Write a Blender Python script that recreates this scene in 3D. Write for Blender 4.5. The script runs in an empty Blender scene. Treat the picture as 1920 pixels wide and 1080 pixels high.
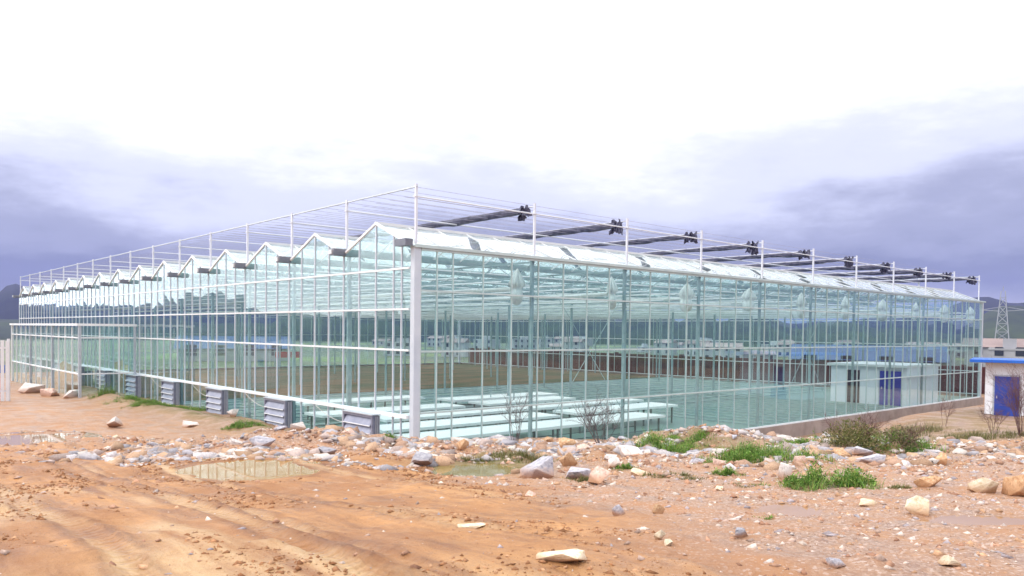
import bpy, bmesh, math, random
import numpy as np
from mathutils import Matrix, Vector

random.seed(7)
RNG = np.random.default_rng(11)
SC = bpy.context.scene
COL = SC.collection
R = math.radians

# ------------------------------------------------------------------ camera, sky, sun, exposure
CAM = (18.9313, -13.065, 4.30)
YAW, PITCH, ROLL = 0.8423, -0.0256, 0.0115
cam_data = bpy.data.cameras.new('camera')
cam = bpy.data.objects.new('camera', cam_data)
COL.objects.link(cam)
_F = Vector((-math.sin(YAW) * math.cos(PITCH), math.cos(YAW) * math.cos(PITCH), math.sin(PITCH)))
_R = Vector((math.cos(YAW), math.sin(YAW), 0))
_U = _R.cross(_F)
_R2 = _R * math.cos(ROLL) + _U * math.sin(ROLL)
_U2 = -_R * math.sin(ROLL) + _U * math.cos(ROLL)
m = Matrix((_R2, _U2, -_F)).transposed().to_4x4()
m.translation = CAM
cam.matrix_world = m
cam_data.sensor_width = 36.0
cam_data.lens = 1455.0 / 1920.0 * 36.0
cam_data.shift_y = 118.4 / 1920.0
cam_data.clip_start = 0.1
cam_data.clip_end = 12000
SC.camera = cam

SUN_EL, SUN_AZ = R(52), R(248)          # azimuth of the light's origin, counted from +X towards +Y
sun_data = bpy.data.lights.new('sun', 'SUN')
sun_data.energy = 1.5
sun_data.angle = R(15)
sun_data.color = (1.0, 0.95, 0.88)
sun = bpy.data.objects.new('sun', sun_data)
COL.objects.link(sun)
_sd = Vector((math.cos(SUN_EL) * math.cos(SUN_AZ), math.cos(SUN_EL) * math.sin(SUN_AZ), math.sin(SUN_EL)))
sun.rotation_euler = _sd.to_track_quat('Z', 'Y').to_euler()

world = bpy.data.worlds.new('World')
SC.world = world
world.use_nodes = True
wn, wl = world.node_tree.nodes, world.node_tree.links
wn.clear()
w_out = wn.new('ShaderNodeOutputWorld')
w_bg = wn.new('ShaderNodeBackground')
w_tc = wn.new('ShaderNodeTexCoord')
w_sky = wn.new('ShaderNodeTexSky')
w_sky.sky_type = 'NISHITA'
w_sky.sun_disc = False
w_sky.sun_elevation = SUN_EL
w_sky.sun_rotation = math.pi / 2 - SUN_AZ
w_map = wn.new('ShaderNodeMapping')
w_map.inputs['Scale'].default_value = (1.0, 1.0, 3.2)
w_map.inputs['Location'].default_value = (3.1, 1.3, 0.4)
w_n1 = wn.new('ShaderNodeTexNoise')
w_n1.inputs['Scale'].default_value = 1.7
w_n1.inputs['Detail'].default_value = 8
w_n1.inputs['Roughness'].default_value = 0.58
w_sep = wn.new('ShaderNodeSeparateXYZ')
w_ma = wn.new('ShaderNodeMath'); w_ma.operation = 'MULTIPLY_ADD'      # noise*a + elevation
w_ma.inputs[1].default_value = 0.30
w_mb = wn.new('ShaderNodeMath'); w_mb.operation = 'ADD'
w_mb.inputs[1].default_value = -0.15
w_ramp = wn.new('ShaderNodeValToRGB')
cr = w_ramp.color_ramp
cr.interpolation = 'EASE'
stops = [(0.0, (0.50, 0.515, 0.68)), (0.075, (0.315, 0.335, 0.50)), (0.12, (0.45, 0.47, 0.66)),
         (0.19, (0.86, 0.89, 1.12)), (0.27, (1.30, 1.31, 1.38)), (0.45, (1.95, 1.95, 1.95)), (1.0, (2.2, 2.19, 2.16))]
while len(cr.elements) < len(stops):
    cr.elements.new(0.5)
for e, (p, c) in zip(cr.elements, stops):
    e.position = p
    e.color = (*c, 1)
w_mix = wn.new('ShaderNodeMix'); w_mix.data_type = 'RGBA'
w_mix.inputs['Factor'].default_value = 0.92
w_scl = wn.new('ShaderNodeMix'); w_scl.data_type = 'RGBA'; w_scl.blend_type = 'MULTIPLY'
w_scl.inputs['Factor'].default_value = 1.0
w_scl.inputs[7].default_value = (0.10, 0.10, 0.10, 1)
wl.new(w_tc.outputs['Generated'], w_map.inputs['Vector'])
wl.new(w_map.outputs['Vector'], w_n1.inputs['Vector'])
wl.new(w_tc.outputs['Generated'], w_sep.inputs[0])
wl.new(w_n1.outputs['Fac'], w_ma.inputs[0])
wl.new(w_sep.outputs['Z'], w_ma.inputs[2])
wl.new(w_ma.outputs[0], w_mb.inputs[0])
# a bright break low in the clouds to the south-west
w_dot = wn.new('ShaderNodeVectorMath'); w_dot.operation = 'DOT_PRODUCT'; w_dot.inputs[1].default_value = (-0.90, -0.436, 0.0)
wl.new(w_tc.outputs['Generated'], w_dot.inputs[0])
w_br = wn.new('ShaderNodeMapRange'); w_br.interpolation_type = 'SMOOTHSTEP'
w_br.inputs[1].default_value = 0.885; w_br.inputs[2].default_value = 0.955; w_br.inputs[3].default_value = 0.0; w_br.inputs[4].default_value = 0.42
wl.new(w_dot.outputs['Value'], w_br.inputs[0])
w_mc = wn.new('ShaderNodeMath'); w_mc.operation = 'ADD'
wl.new(w_mb.outputs[0], w_mc.inputs[0]); wl.new(w_br.outputs[0], w_mc.inputs[1])
w_d2 = wn.new('ShaderNodeVectorMath'); w_d2.operation = 'DOT_PRODUCT'; w_d2.inputs[1].default_value = (-0.20, 0.98, 0.0)
wl.new(w_tc.outputs['Generated'], w_d2.inputs[0])
w_b2 = wn.new('ShaderNodeMapRange'); w_b2.interpolation_type = 'SMOOTHSTEP'
w_b2.inputs[1].default_value = 0.80; w_b2.inputs[2].default_value = 1.0; w_b2.inputs[3].default_value = 0.0; w_b2.inputs[4].default_value = -0.03
wl.new(w_d2.outputs['Value'], w_b2.inputs[0])
w_n2 = wn.new('ShaderNodeTexNoise'); w_n2.inputs['Scale'].default_value = 7.0; w_n2.inputs['Detail'].default_value = 8; w_n2.inputs['Roughness'].default_value = 0.6
wl.new(w_map.outputs['Vector'], w_n2.inputs['Vector'])
w_me = wn.new('ShaderNodeMath'); w_me.operation = 'MULTIPLY_ADD'; w_me.inputs[1].default_value = 0.09; w_me.inputs[2].default_value = -0.045
wl.new(w_n2.outputs['Fac'], w_me.inputs[0])
w_md = wn.new('ShaderNodeMath'); w_md.operation = 'ADD'
wl.new(w_mc.outputs[0], w_md.inputs[0]); wl.new(w_b2.outputs[0], w_md.inputs[1])
w_mf = wn.new('ShaderNodeMath'); w_mf.operation = 'ADD'
wl.new(w_md.outputs[0], w_mf.inputs[0]); wl.new(w_me.outputs[0], w_mf.inputs[1])
wl.new(w_mf.outputs[0], w_ramp.inputs[0])
wl.new(w_sky.outputs[0], w_scl.inputs[6])
wl.new(w_scl.outputs[2], w_mix.inputs[6])
wl.new(w_ramp.outputs[0], w_mix.inputs[7])
w_str = wn.new('ShaderNodeMath'); w_str.operation = 'MULTIPLY_ADD'; w_str.inputs[1].default_value = 2.0; w_str.inputs[2].default_value = 1.0
wl.new(w_br.outputs[0], w_str.inputs[0]); wl.new(w_str.outputs[0], w_bg.inputs[1])
wl.new(w_mix.outputs[2], w_bg.inputs[0])
wl.new(w_bg.outputs[0], w_out.inputs[0])

SC.view_settings.view_transform = 'Standard'
SC.view_settings.look = 'None'
SC.view_settings.exposure = 0.13
SC.view_settings.gamma = 1.0
SC.view_settings.use_curve_mapping = False
SC.render.engine = 'CYCLES'
SC.cycles.max_bounces = 7
SC.cycles.diffuse_bounces = 3
SC.cycles.glossy_bounces = 4
SC.cycles.transmission_bounces = 4
SC.cycles.transparent_max_bounces = 40
SC.cycles.volume_bounces = 0
SC.cycles.caustics_reflective = False
SC.cycles.caustics_refractive = False
SC.cycles.sample_clamp_indirect = 4.0
SC.cycles.use_denoising = True
SC.cycles.use_adaptive_sampling = True
SC.cycles.adaptive_threshold = 0.015

# ------------------------------------------------------------------ materials
def new_mat(name):
    mt = bpy.data.materials.new(name)
    mt.use_nodes = True
    return mt, mt.node_tree.nodes, mt.node_tree.links, mt.node_tree.nodes['Principled BSDF']

def rgb(c):
    return (c[0], c[1], c[2], 1.0)

def noisy_mat(name, c1, c2, scale=4.0, rough=0.6, metal=0.0, bump=0.0, detail=5, spec=0.5, objrand=0.0, rough2=None):
    mt, n, l, p = new_mat(name)
    tc = n.new('ShaderNodeTexCoord')
    nz = n.new('ShaderNodeTexNoise'); nz.inputs['Scale'].default_value = scale; nz.inputs['Detail'].default_value = detail
    mx = n.new('ShaderNodeMix'); mx.data_type = 'RGBA'
    mx.inputs[6].default_value = rgb(c1); mx.inputs[7].default_value = rgb(c2)
    st = n.new('ShaderNodeMapRange'); st.inputs[1].default_value = 0.3; st.inputs[2].default_value = 0.7
    l.new(tc.outputs['Object'], nz.inputs['Vector'])
    l.new(nz.outputs['Fac'], st.inputs[0]); l.new(st.outputs[0], mx.inputs['Factor'])
    col = mx.outputs[2]
    if objrand:
        oi = n.new('ShaderNodeObjectInfo')
        hs = n.new('ShaderNodeHueSaturation')
        mr = n.new('ShaderNodeMapRange'); mr.inputs[3].default_value = 1 - objrand; mr.inputs[4].default_value = 1 + objrand
        l.new(oi.outputs['Random'], mr.inputs[0]); l.new(mr.outputs[0], hs.inputs['Value'])
        l.new(col, hs.inputs['Color']); col = hs.outputs[0]
    l.new(col, p.inputs['Base Color'])
    p.inputs['Roughness'].default_value = rough
    if rough2 is not None:
        mr2 = n.new('ShaderNodeMapRange'); mr2.inputs[3].default_value = rough; mr2.inputs[4].default_value = rough2
        l.new(nz.outputs['Fac'], mr2.inputs[0]); l.new(mr2.outputs[0], p.inputs['Roughness'])
    p.inputs['Metallic'].default_value = metal
    p.inputs['Specular IOR Level'].default_value = spec
    if bump:
        b = n.new('ShaderNodeBump'); b.inputs['Strength'].default_value = bump; b.inputs['Distance'].default_value = 0.02
        l.new(nz.outputs['Fac'], b.inputs['Height']); l.new(b.outputs[0], p.inputs['Normal'])
    return mt

def glass_mat(name, tint, haze=0.0, hazecol=(0.9, 0.95, 0.95), f0=0.045, dirt=0.0):
    """thin sheet glass: every face lets the tinted view through and mirrors by angle"""
    mt, n, l, p = new_mat(name)
    n.remove(p)
    out = n['Material Output']
    tr = n.new('ShaderNodeBsdfTransparent'); tr.inputs[0].default_value = rgb(tint)
    gl = n.new('ShaderNodeBsdfGlossy'); gl.inputs['Roughness'].default_value = 0.0
    gl.inputs[0].default_value = (0.93, 0.98, 0.98, 1)
    lw = n.new('ShaderNodeLayerWeight'); lw.inputs[0].default_value = 0.5
    pw = n.new('ShaderNodeMath'); pw.operation = 'POWER'; pw.inputs[1].default_value = 5.0
    ma = n.new('ShaderNodeMath'); ma.operation = 'MULTIPLY_ADD'; ma.inputs[1].default_value = 0.95; ma.inputs[2].default_value = f0
    l.new(lw.outputs['Facing'], pw.inputs[0]); l.new(pw.outputs[0], ma.inputs[0])
    mx = n.new('ShaderNodeMixShader')
    l.new(ma.outputs[0], mx.inputs[0]); l.new(tr.outputs[0], mx.inputs[1]); l.new(gl.outputs[0], mx.inputs[2])
    last = mx.outputs[0]
    if haze:
        df = n.new('ShaderNodeBsdfDiffuse'); df.inputs[0].default_value = rgb(hazecol)
        tl = n.new('ShaderNodeBsdfTranslucent'); tl.inputs[0].default_value = rgb(hazecol)
        m1 = n.new('ShaderNodeMixShader'); m1.inputs[0].default_value = 0.45
        l.new(df.outputs[0], m1.inputs[1]); l.new(tl.outputs[0], m1.inputs[2])
        m2 = n.new('ShaderNodeMixShader')
        tc = n.new('ShaderNodeTexCoord')
        nz = n.new('ShaderNodeTexNoise'); nz.inputs['Scale'].default_value = 0.9; nz.inputs['Detail'].default_value = 6
        mr = n.new('ShaderNodeMapRange'); mr.inputs[1].default_value = 0.3; mr.inputs[2].default_value = 0.75
        mr.inputs[3].default_value = haze * 0.6; mr.inputs[4].default_value = haze * 1.4
        l.new(tc.outputs['Object'], nz.inputs['Vector']); l.new(nz.outputs['Fac'], mr.inputs[0]); l.new(mr.outputs[0], m2.inputs[0])
        l.new(last, m2.inputs[1]); l.new(m1.outputs[0], m2.inputs[2])
        last = m2.outputs[0]
    l.new(last, out.inputs[0])
    return mt

M = {}
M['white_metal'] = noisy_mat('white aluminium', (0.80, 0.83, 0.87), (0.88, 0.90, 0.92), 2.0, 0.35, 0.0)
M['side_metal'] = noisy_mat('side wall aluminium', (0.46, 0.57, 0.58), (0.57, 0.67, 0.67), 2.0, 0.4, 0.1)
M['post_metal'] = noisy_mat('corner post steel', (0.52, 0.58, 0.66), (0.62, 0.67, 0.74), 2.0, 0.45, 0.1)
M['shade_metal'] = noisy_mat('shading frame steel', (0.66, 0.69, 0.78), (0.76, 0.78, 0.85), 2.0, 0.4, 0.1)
M['galv'] = noisy_mat('galvanised steel', (0.46, 0.50, 0.56), (0.58, 0.62, 0.68), 6.0, 0.4, 0.35)
M['gutter'] = noisy_mat('gutter steel', (0.15, 0.16, 0.20), (0.21, 0.22, 0.26), 5.0, 0.45, 0.4)
M['fan_metal'] = noisy_mat('fan housing steel', (0.19, 0.20, 0.28), (0.27, 0.28, 0.36), 5.0, 0.4, 0.3, objrand=0.12)
M['louvre'] = noisy_mat('louvre blade steel', (0.46, 0.48, 0.56), (0.58, 0.60, 0.66), 8.0, 0.35, 0.25)
M['inner_metal'] = noisy_mat('inner zinc steel', (0.29, 0.40, 0.42), (0.42, 0.51, 0.53), 3.0, 0.4, 0.2)
M['glass'] = glass_mat('wall glass', (0.905, 0.976, 0.980), haze=0.0, f0=0.038)
M['roof_glass'] = glass_mat('roof glass', (0.985, 0.997, 0.997), haze=0.05, f0=0.09)
M['roof_glass_far'] = glass_mat('roof glass clear', (0.97, 0.99, 0.99), haze=0.012, f0=0.09)
M['dark_cloth'] = noisy_mat('dark shade cloth', (0.022, 0.022, 0.055), (0.10, 0.10, 0.17), 5.0, 0.45, bump=0.4)
M['pale_cloth'] = noisy_mat('pale screen cloth', (0.62, 0.68, 0.67), (0.80, 0.84, 0.83), 7.0, 0.6, bump=0.3)
M['wire'] = noisy_mat('wire', (0.34, 0.34, 0.45), (0.42, 0.42, 0.52), 2.0, 0.5)
M['concrete'] = noisy_mat('foundation concrete', (0.27, 0.22, 0.20), (0.40, 0.33, 0.30), 1.6, 0.85, bump=0.3, detail=8)
M['floor'] = noisy_mat('wet concrete floor', (0.125, 0.235, 0.205), (0.19, 0.31, 0.275), 0.35, 0.22, detail=8, rough2=0.5)
M['bench_film'] = noisy_mat('white bench film', (0.93, 0.93, 0.93), (0.95, 0.95, 0.95), 3.0, 0.4)
M['bench_leg'] = noisy_mat('bench steel', (0.10, 0.15, 0.16), (0.18, 0.23, 0.24), 5.0, 0.5, 0.3)
M['white_wall'] = noisy_mat('white plaster', (0.80, 0.83, 0.91), (0.88, 0.90, 0.96), 1.2, 0.8, detail=8)
M['blue_door'] = noisy_mat('blue door paint', (0.012, 0.04, 0.30), (0.03, 0.075, 0.42), 1.5, 0.4)
M['blue_trim'] = noisy_mat('blue roof edge', (0.01, 0.10, 0.55), (0.02, 0.16, 0.65), 1.5, 0.5)
M['brick'] = noisy_mat('red brown brick', (0.06, 0.014, 0.018), (0.11, 0.030, 0.030), 1.1, 0.85, detail=8)
M['brick_red'] = noisy_mat('faded red brick', (0.09, 0.04, 0.032), (0.17, 0.08, 0.06), 1.1, 0.85, detail=8)
M['house_wall'] = noisy_mat('house render', (0.30, 0.30, 0.33), (0.48, 0.47, 0.48), 0.15, 0.85, objrand=0.15)
M['house_roof'] = noisy_mat('house roof', (0.20, 0.15, 0.15), (0.33, 0.25, 0.24), 0.3, 0.85, objrand=0.3)
M['blue_roof'] = noisy_mat('blue sheet roof', (0.03, 0.06, 0.17), (0.05, 0.09, 0.22), 0.3, 0.5)
M['dark_window'] = noisy_mat('house window', (0.03, 0.035, 0.05), (0.06, 0.07, 0.09), 0.5, 0.15)
M['pylon'] = noisy_mat('pylon steel', (0.28, 0.29, 0.35), (0.40, 0.41, 0.47), 0.5, 0.6)
M['fence_white'] = noisy_mat('white fence board', (0.70, 0.70, 0.74), (0.82, 0.82, 0.85), 2.0, 0.6)
M['red_banner'] = noisy_mat('red banner', (0.45, 0.03, 0.04), (0.60, 0.06, 0.06), 1.0, 0.7)
M['twig'] = noisy_mat('dry red twig', (0.10, 0.045, 0.045), (0.19, 0.09, 0.085), 6.0, 0.8)
M['twig_grey'] = noisy_mat('grey twig', (0.08, 0.07, 0.075), (0.17, 0.15, 0.15), 6.0, 0.8)
M['cable'] = noisy_mat('white hose', (0.60, 0.56, 0.54), (0.74, 0.70, 0.68), 3.0, 0.5)

def stone_mat(name, c1, c2, c3, scale=5.0):
    mt, n, l, p = new_mat(name)
    tc = n.new('ShaderNodeTexCoord'); oi = n.new('ShaderNodeObjectInfo')
    add = n.new('ShaderNodeVectorMath'); add.operation = 'ADD'
    l.new(tc.outputs['Object'], add.inputs[0]); l.new(oi.outputs['Location'], add.inputs[1])
    nz = n.new('ShaderNodeTexNoise'); nz.inputs['Scale'].default_value = scale; nz.inputs['Detail'].default_value = 9
    nz.inputs['Roughness'].default_value = 0.65
    vo = n.new('ShaderNodeTexVoronoi'); vo.inputs['Scale'].default_value = scale * 3.0
    l.new(add.outputs[0], nz.inputs['Vector']); l.new(add.outputs[0], vo.inputs['Vector'])
    rp = n.new('ShaderNodeValToRGB'); e = rp.color_ramp.elements
    e[0].position = 0.33; e[0].color = rgb(c1); e[1].position = 0.68; e[1].color = rgb(c3)
    k = e.new(0.5); k.color = rgb(c2)
    l.new(nz.outputs['Fac'], rp.inputs[0])
    hs = n.new('ShaderNodeHueSaturation'); mr = n.new('ShaderNodeMapRange'); mr.inputs[3].default_value = 0.82; mr.inputs[4].default_value = 1.2
    l.new(oi.outputs['Random'], mr.inputs[0]); l.new(mr.outputs[0], hs.inputs['Value']); l.new(rp.outputs[0], hs.inputs['Color'])
    ms = n.new('ShaderNodeSeparateXYZ'); l.new(tc.outputs['Generated'], ms.inputs[0])
    mz = n.new('ShaderNodeMath'); mz.operation = 'MULTIPLY_ADD'; mz.inputs[1].default_value = -0.55; l.new(nz.outputs['Fac'], mz.inputs[0]); l.new(ms.outputs['Z'], mz.inputs[2])
    mr3 = n.new('ShaderNodeMapRange'); mr3.inputs[1].default_value = 0.42; mr3.inputs[2].default_value = 0.02; mr3.inputs[3].default_value = 0.0; mr3.inputs[4].default_value = 0.85
    l.new(mz.outputs[0], mr3.inputs[0])
    mm = n.new('ShaderNodeMix'); mm.data_type = 'RGBA'; l.new(mr3.outputs[0], mm.inputs['Factor']); l.new(hs.outputs[0], mm.inputs[6]); mm.inputs[7].default_value = (0.40, 0.20, 0.095, 1)
    l.new(mm.outputs[2], p.inputs['Base Color'])
    p.inputs['Roughness'].default_value = 0.8
    b = n.new('ShaderNodeBump'); b.inputs['Strength'].default_value = 0.6; b.inputs['Distance'].default_value = 0.03
    l.new(nz.outputs['Fac'], b.inputs['Height'])
    b2 = n.new('ShaderNodeBump'); b2.inputs['Strength'].default_value = 0.3; b2.inputs['Distance'].default_value = 0.01
    l.new(vo.outputs['Distance'], b2.inputs['Height']); l.new(b.outputs[0], b2.inputs['Normal']); l.new(b2.outputs[0], p.inputs['Normal'])
    return mt

M['rock_grey'] = stone_mat('grey lilac limestone', (0.20, 0.19, 0.23), (0.38, 0.37, 0.42), (0.56, 0.54, 0.57))
M['rock_white'] = stone_mat('white limestone', (0.42, 0.36, 0.34), (0.66, 0.59, 0.56), (0.80, 0.75, 0.72))
M['rock_pink'] = stone_mat('pinkish limestone', (0.36, 0.22, 0.17), (0.58, 0.40, 0.33), (0.72, 0.58, 0.50))
M['rock_tan'] = stone_mat('tan rock', (0.34, 0.17, 0.08), (0.55, 0.33, 0.18), (0.72, 0.54, 0.36))
M['rock_cream'] = stone_mat('cream limestone', (0.50, 0.37, 0.22), (0.70, 0.58, 0.42), (0.80, 0.73, 0.60))

def attr_color_mat(name, rough=0.85, spec=0.3, trans=0.0, bump=0.0):
    mt, n, l, p = new_mat(name)
    a = n.new('ShaderNodeAttribute'); a.attribute_name = 'tint'
    tc = n.new('ShaderNodeTexCoord')
    nz = n.new('ShaderNodeTexNoise'); nz.inputs['Scale'].default_value = 40.0; nz.inputs['Detail'].default_value = 4
    hs = n.new('ShaderNodeHueSaturation'); mr = n.new('ShaderNodeMapRange'); mr.inputs[1].default_value = 0.3; mr.inputs[2].default_value = 0.7
    mr.inputs[3].default_value = 0.75; mr.inputs[4].default_value = 1.2
    l.new(tc.outputs['Object'], nz.inputs['Vector']); l.new(nz.outputs['Fac'], mr.inputs[0]); l.new(mr.outputs[0], hs.inputs['Value'])
    l.new(a.outputs['Color'], hs.inputs['Color']); l.new(hs.outputs[0], p.inputs['Base Color'])
    p.inputs['Roughness'].default_value = rough
    p.inputs['Specular IOR Level'].default_value = spec
    if trans:
        out = n['Material Output']
        tl = n.new('ShaderNodeBsdfTranslucent'); l.new(hs.outputs[0], tl.inputs[0])
        mx = n.new('ShaderNodeMixShader'); mx.inputs[0].default_value = trans
        l.new(p.outputs[0], mx.inputs[1]); l.new(tl.outputs[0], mx.inputs[2]); l.new(mx.outputs[0], out.inputs[0])
    return mt
M['pebble'] = attr_color_mat('loose pebbles')
M['leaf'] = attr_color_mat('leaves', 0.6, 0.3, 0.3)

def ground_mat():
    mt, n, l, p = new_mat('wet orange mud')
    tc = n.new('ShaderNodeTexCoord')
    at = n.new('ShaderNodeAttribute'); at.attribute_name = 'mask'
    sp = n.new('ShaderNodeSeparateColor'); l.new(at.outputs['Color'], sp.inputs[0])
    def noise(scale, detail=6, rough=0.6, vec=None):
        z = n.new('ShaderNodeTexNoise'); z.inputs['Scale'].default_value = scale; z.inputs['Detail'].default_value = detail
        z.inputs['Roughness'].default_value = rough
        l.new(vec if vec else tc.outputs['Object'], z.inputs['Vector']); return z
    def remap(sock, a, b, c=0.0, d=1.0):
        r_ = n.new('ShaderNodeMapRange'); r_.inputs[1].default_value = a; r_.inputs[2].default_value = b
        r_.inputs[3].default_value = c; r_.inputs[4].default_value = d; l.new(sock, r_.inputs[0]); return r_.outputs[0]
    def mix(f, a, b):
        x = n.new('ShaderNodeMix'); x.data_type = 'RGBA'
        if isinstance(f, float): x.inputs['Factor'].default_value = f
        else: l.new(f, x.inputs['Factor'])
        for s, v in ((6, a), (7, b)):
            if isinstance(v, tuple): x.inputs[s].default_value = rgb(v)
            else: l.new(v, x.inputs[s])
        return x.outputs[2]
    # ruts: noise stretched along the wheel direction
    mp = n.new('ShaderNodeMapping'); mp.inputs['Rotation'].default_value = (0, 0, R(-2))
    mp.inputs['Scale'].default_value = (0.35, 2.6, 1.0)
    l.new(tc.outputs['Object'], mp.inputs['Vector'])
    rut = noise(1.3, 7, 0.62, mp.outputs[0])
    fine = noise(9.0, 8, 0.7)
    mid = noise(1.1, 6, 0.6)
    vfine = noise(45.0, 4, 0.7)
    mud = mix(remap(rut.outputs['Fac'], 0.36, 0.66), (0.26, 0.108, 0.038), (0.53, 0.255, 0.088))
    mud = mix(remap(mid.outputs['Fac'], 0.42, 0.72, 0.0, 0.7), mud, (0.58, 0.31, 0.135))
    mud = mix(remap(fine.outputs['Fac'], 0.50, 0.70, 0.0, 0.6), mud, (0.23, 0.095, 0.04))
    blot = noise(0.55, 7, 0.68)
    mud = mix(remap(blot.outputs['Fac'], 0.46, 0.60, 0.0, 0.65), mud, (0.28, 0.118, 0.046))
    mud = mix(remap(vfine.outputs['Fac'], 0.60, 0.72, 0.0, 0.35), mud, (0.62, 0.40, 0.24))
    we = n.new('ShaderNodeAttribute'); we.attribute_name = 'wear'
    wm = n.new('ShaderNodeMath'); wm.operation = 'MULTIPLY'; l.new(we.outputs['Fac'], wm.inputs[0]); l.new(remap(fine.outputs['Fac'], 0.35, 0.6, 0.25, 0.9), wm.inputs[1])
    mud = mix(wm.outputs[0], mud, (0.15, 0.056, 0.022))
    # silty mud plus wet glints painted as pale colour, on tracks and near ground
    pale = mix(remap(fine.outputs['Fac'], 0.3, 0.7), (0.46, 0.26, 0.115), (0.66, 0.45, 0.24))
    silt_glint = n.new('ShaderNodeMath'); silt_glint.operation = 'MULTIPLY'
    l.new(sp.outputs['Green'], silt_glint.inputs[0]); l.new(remap(rut.outputs['Fac'], 0.34, 0.56), silt_glint.inputs[1])
    colr = mix(silt_glint.outputs[0], mud, pale)
    # rubble
    vo = n.new('ShaderNodeTexVoronoi'); vo.inputs['Scale'].default_value = 42.0; vo.inputs['Randomness'].default_value = 1.0
    l.new(tc.outputs['Object'], vo.inputs['Vector'])
    vs = n.new('ShaderNodeSeparateColor'); l.new(vo.outputs['Color'], vs.inputs[0])
    grav = mix(remap(vs.outputs['Red'], 0.1, 0.9), (0.26, 0.145, 0.095), (0.42, 0.285, 0.215))
    grav = mix(remap(mid.outputs['Fac'], 0.4, 0.65), grav, (0.40, 0.205, 0.108))
    grav = mix(remap(vs.outputs['Green'], 0.84, 0.92), grav, (0.50, 0.37, 0.31))
    gm = n.new('ShaderNodeMath'); gm.operation = 'MULTIPLY'
    l.new(sp.outputs['Red'], gm.inputs[0]); l.new(remap(fine.outputs['Fac'], 0.3, 0.52, 0.35, 1.0), gm.inputs[1])
    colr = mix(gm.outputs[0], colr, grav)
    green = mix(remap(fine.outputs['Fac'], 0.35, 0.65), (0.055, 0.075, 0.018), (0.16, 0.17, 0.06))
    gr = n.new('ShaderNodeMath'); gr.operation = 'MULTIPLY'
    l.new(sp.outputs['Blue'], gr.inputs[0]); l.new(remap(mid.outputs['Fac'], 0.40, 0.58), gr.inputs[1])
    colr = mix(gr.outputs[0], colr, green)
    # fields further off
    fld = noise(0.018, 3, 0.5); fl2 = noise(0.12, 5, 0.6)
    field = mix(remap(fld.outputs['Fac'], 0.42, 0.56), (0.035, 0.055, 0.018), (0.075, 0.105, 0.025))
    field = mix(remap(fld.outputs['Fac'], 0.56, 0.60), field, (0.13, 0.18, 0.025))
    field = mix(remap(fl2.outputs['Fac'], 0.5, 0.68, 0.0, 0.8), field, (0.12, 0.085, 0.05))
    colr = mix(at.outputs['Alpha'], colr, field)
    l.new(colr, p.inputs['Base Color'])
    wet = remap(mid.outputs['Fac'], 0.35, 0.65, 0.30, 0.75)
    rr = n.new('ShaderNodeMix'); l.new(silt_glint.outputs[0], rr.inputs[0]); l.new(wet, rr.inputs[2]); rr.inputs[3].default_value = 0.33
    l.new(rr.outputs[0], p.inputs['Roughness'])
    p.inputs['Specular IOR Level'].default_value = 0.4
    h = n.new('ShaderNodeMath'); h.operation = 'MULTIPLY_ADD'; h.inputs[1].default_value = 0.5
    l.new(vfine.outputs['Fac'], h.inputs[0]); l.new(fine.outputs['Fac'], h.inputs[2])
    b = n.new('ShaderNodeBump'); b.inputs['Strength'].default_value = 0.75; b.inputs['Distance'].default_value = 0.05
    l.new(h.outputs[0], b.inputs['Height'])
    b2 = n.new('ShaderNodeBump'); b2.inputs['Strength'].default_value = 0.35; b2.inputs['Distance'].default_value = 0.08
    l.new(rut.outputs['Fac'], b2.inputs['Height']); l.new(b.outputs[0], b2.inputs['Normal'])
    # tyre tread prints pressed into the tracks
    tr_ = n.new('ShaderNodeAttribute'); tr_.attribute_name = 'track'
    wv = n.new('ShaderNodeTexWave'); wv.wave_type = 'BANDS'; wv.bands_direction = 'X'; wv.inputs['Scale'].default_value = 2.6
    wv.inputs['Distortion'].default_value = 2.5; wv.inputs['Detail'].default_value = 2; wv.inputs['Detail Scale'].default_value = 2.0
    l.new(tc.outputs['Object'], wv.inputs['Vector'])
    th = n.new('ShaderNodeMath'); th.operation = 'MULTIPLY'; l.new(tr_.outputs['Fac'], th.inputs[0]); l.new(wv.outputs['Fac'], th.inputs[1])
    b3 = n.new('ShaderNodeBump'); b3.inputs['Strength'].default_value = 0.8; b3.inputs['Distance'].default_value = 0.035
    l.new(th.outputs[0], b3.inputs['Height']); l.new(b2.outputs[0], b3.inputs['Normal'])
    l.new(b3.outputs[0], p.inputs['Normal'])
    return mt
M['ground'] = ground_mat()

def water_mat(name, c):
    mt, n, l, p = new_mat(name)
    tc = n.new('ShaderNodeTexCoord')
    nz = n.new('ShaderNodeTexNoise'); nz.inputs['Scale'].default_value = 2.0; nz.inputs['Detail'].default_value = 3
    mx = n.new('ShaderNodeMix'); mx.data_type = 'RGBA'
    mx.inputs[6].default_value = rgb(c); mx.inputs[7].default_value = rgb([v * 1.25 for v in c])
    l.new(tc.outputs['Object'], nz.inputs['Vector']); l.new(nz.outputs['Fac'], mx.inputs['Factor']); l.new(mx.outputs[2], p.inputs['Base Color'])
    p.inputs['Roughness'].default_value = 0.03; p.inputs['IOR'].default_value = 1.33
    b = n.new('ShaderNodeBump'); b.inputs['Strength'].default_value = 0.04; b.inputs['Distance'].default_value = 0.01
    l.new(nz.outputs['Fac'], b.inputs['Height']); l.new(b.outputs[0], p.inputs['Normal'])
    return mt
M['water_olive'] = water_mat('olive puddle water', (0.27, 0.15, 0.035))
M['water_mud'] = water_mat('muddy puddle water', (0.27, 0.155, 0.08))
M['water_green'] = water_mat('greenish puddle water', (0.19, 0.145, 0.05))

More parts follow.
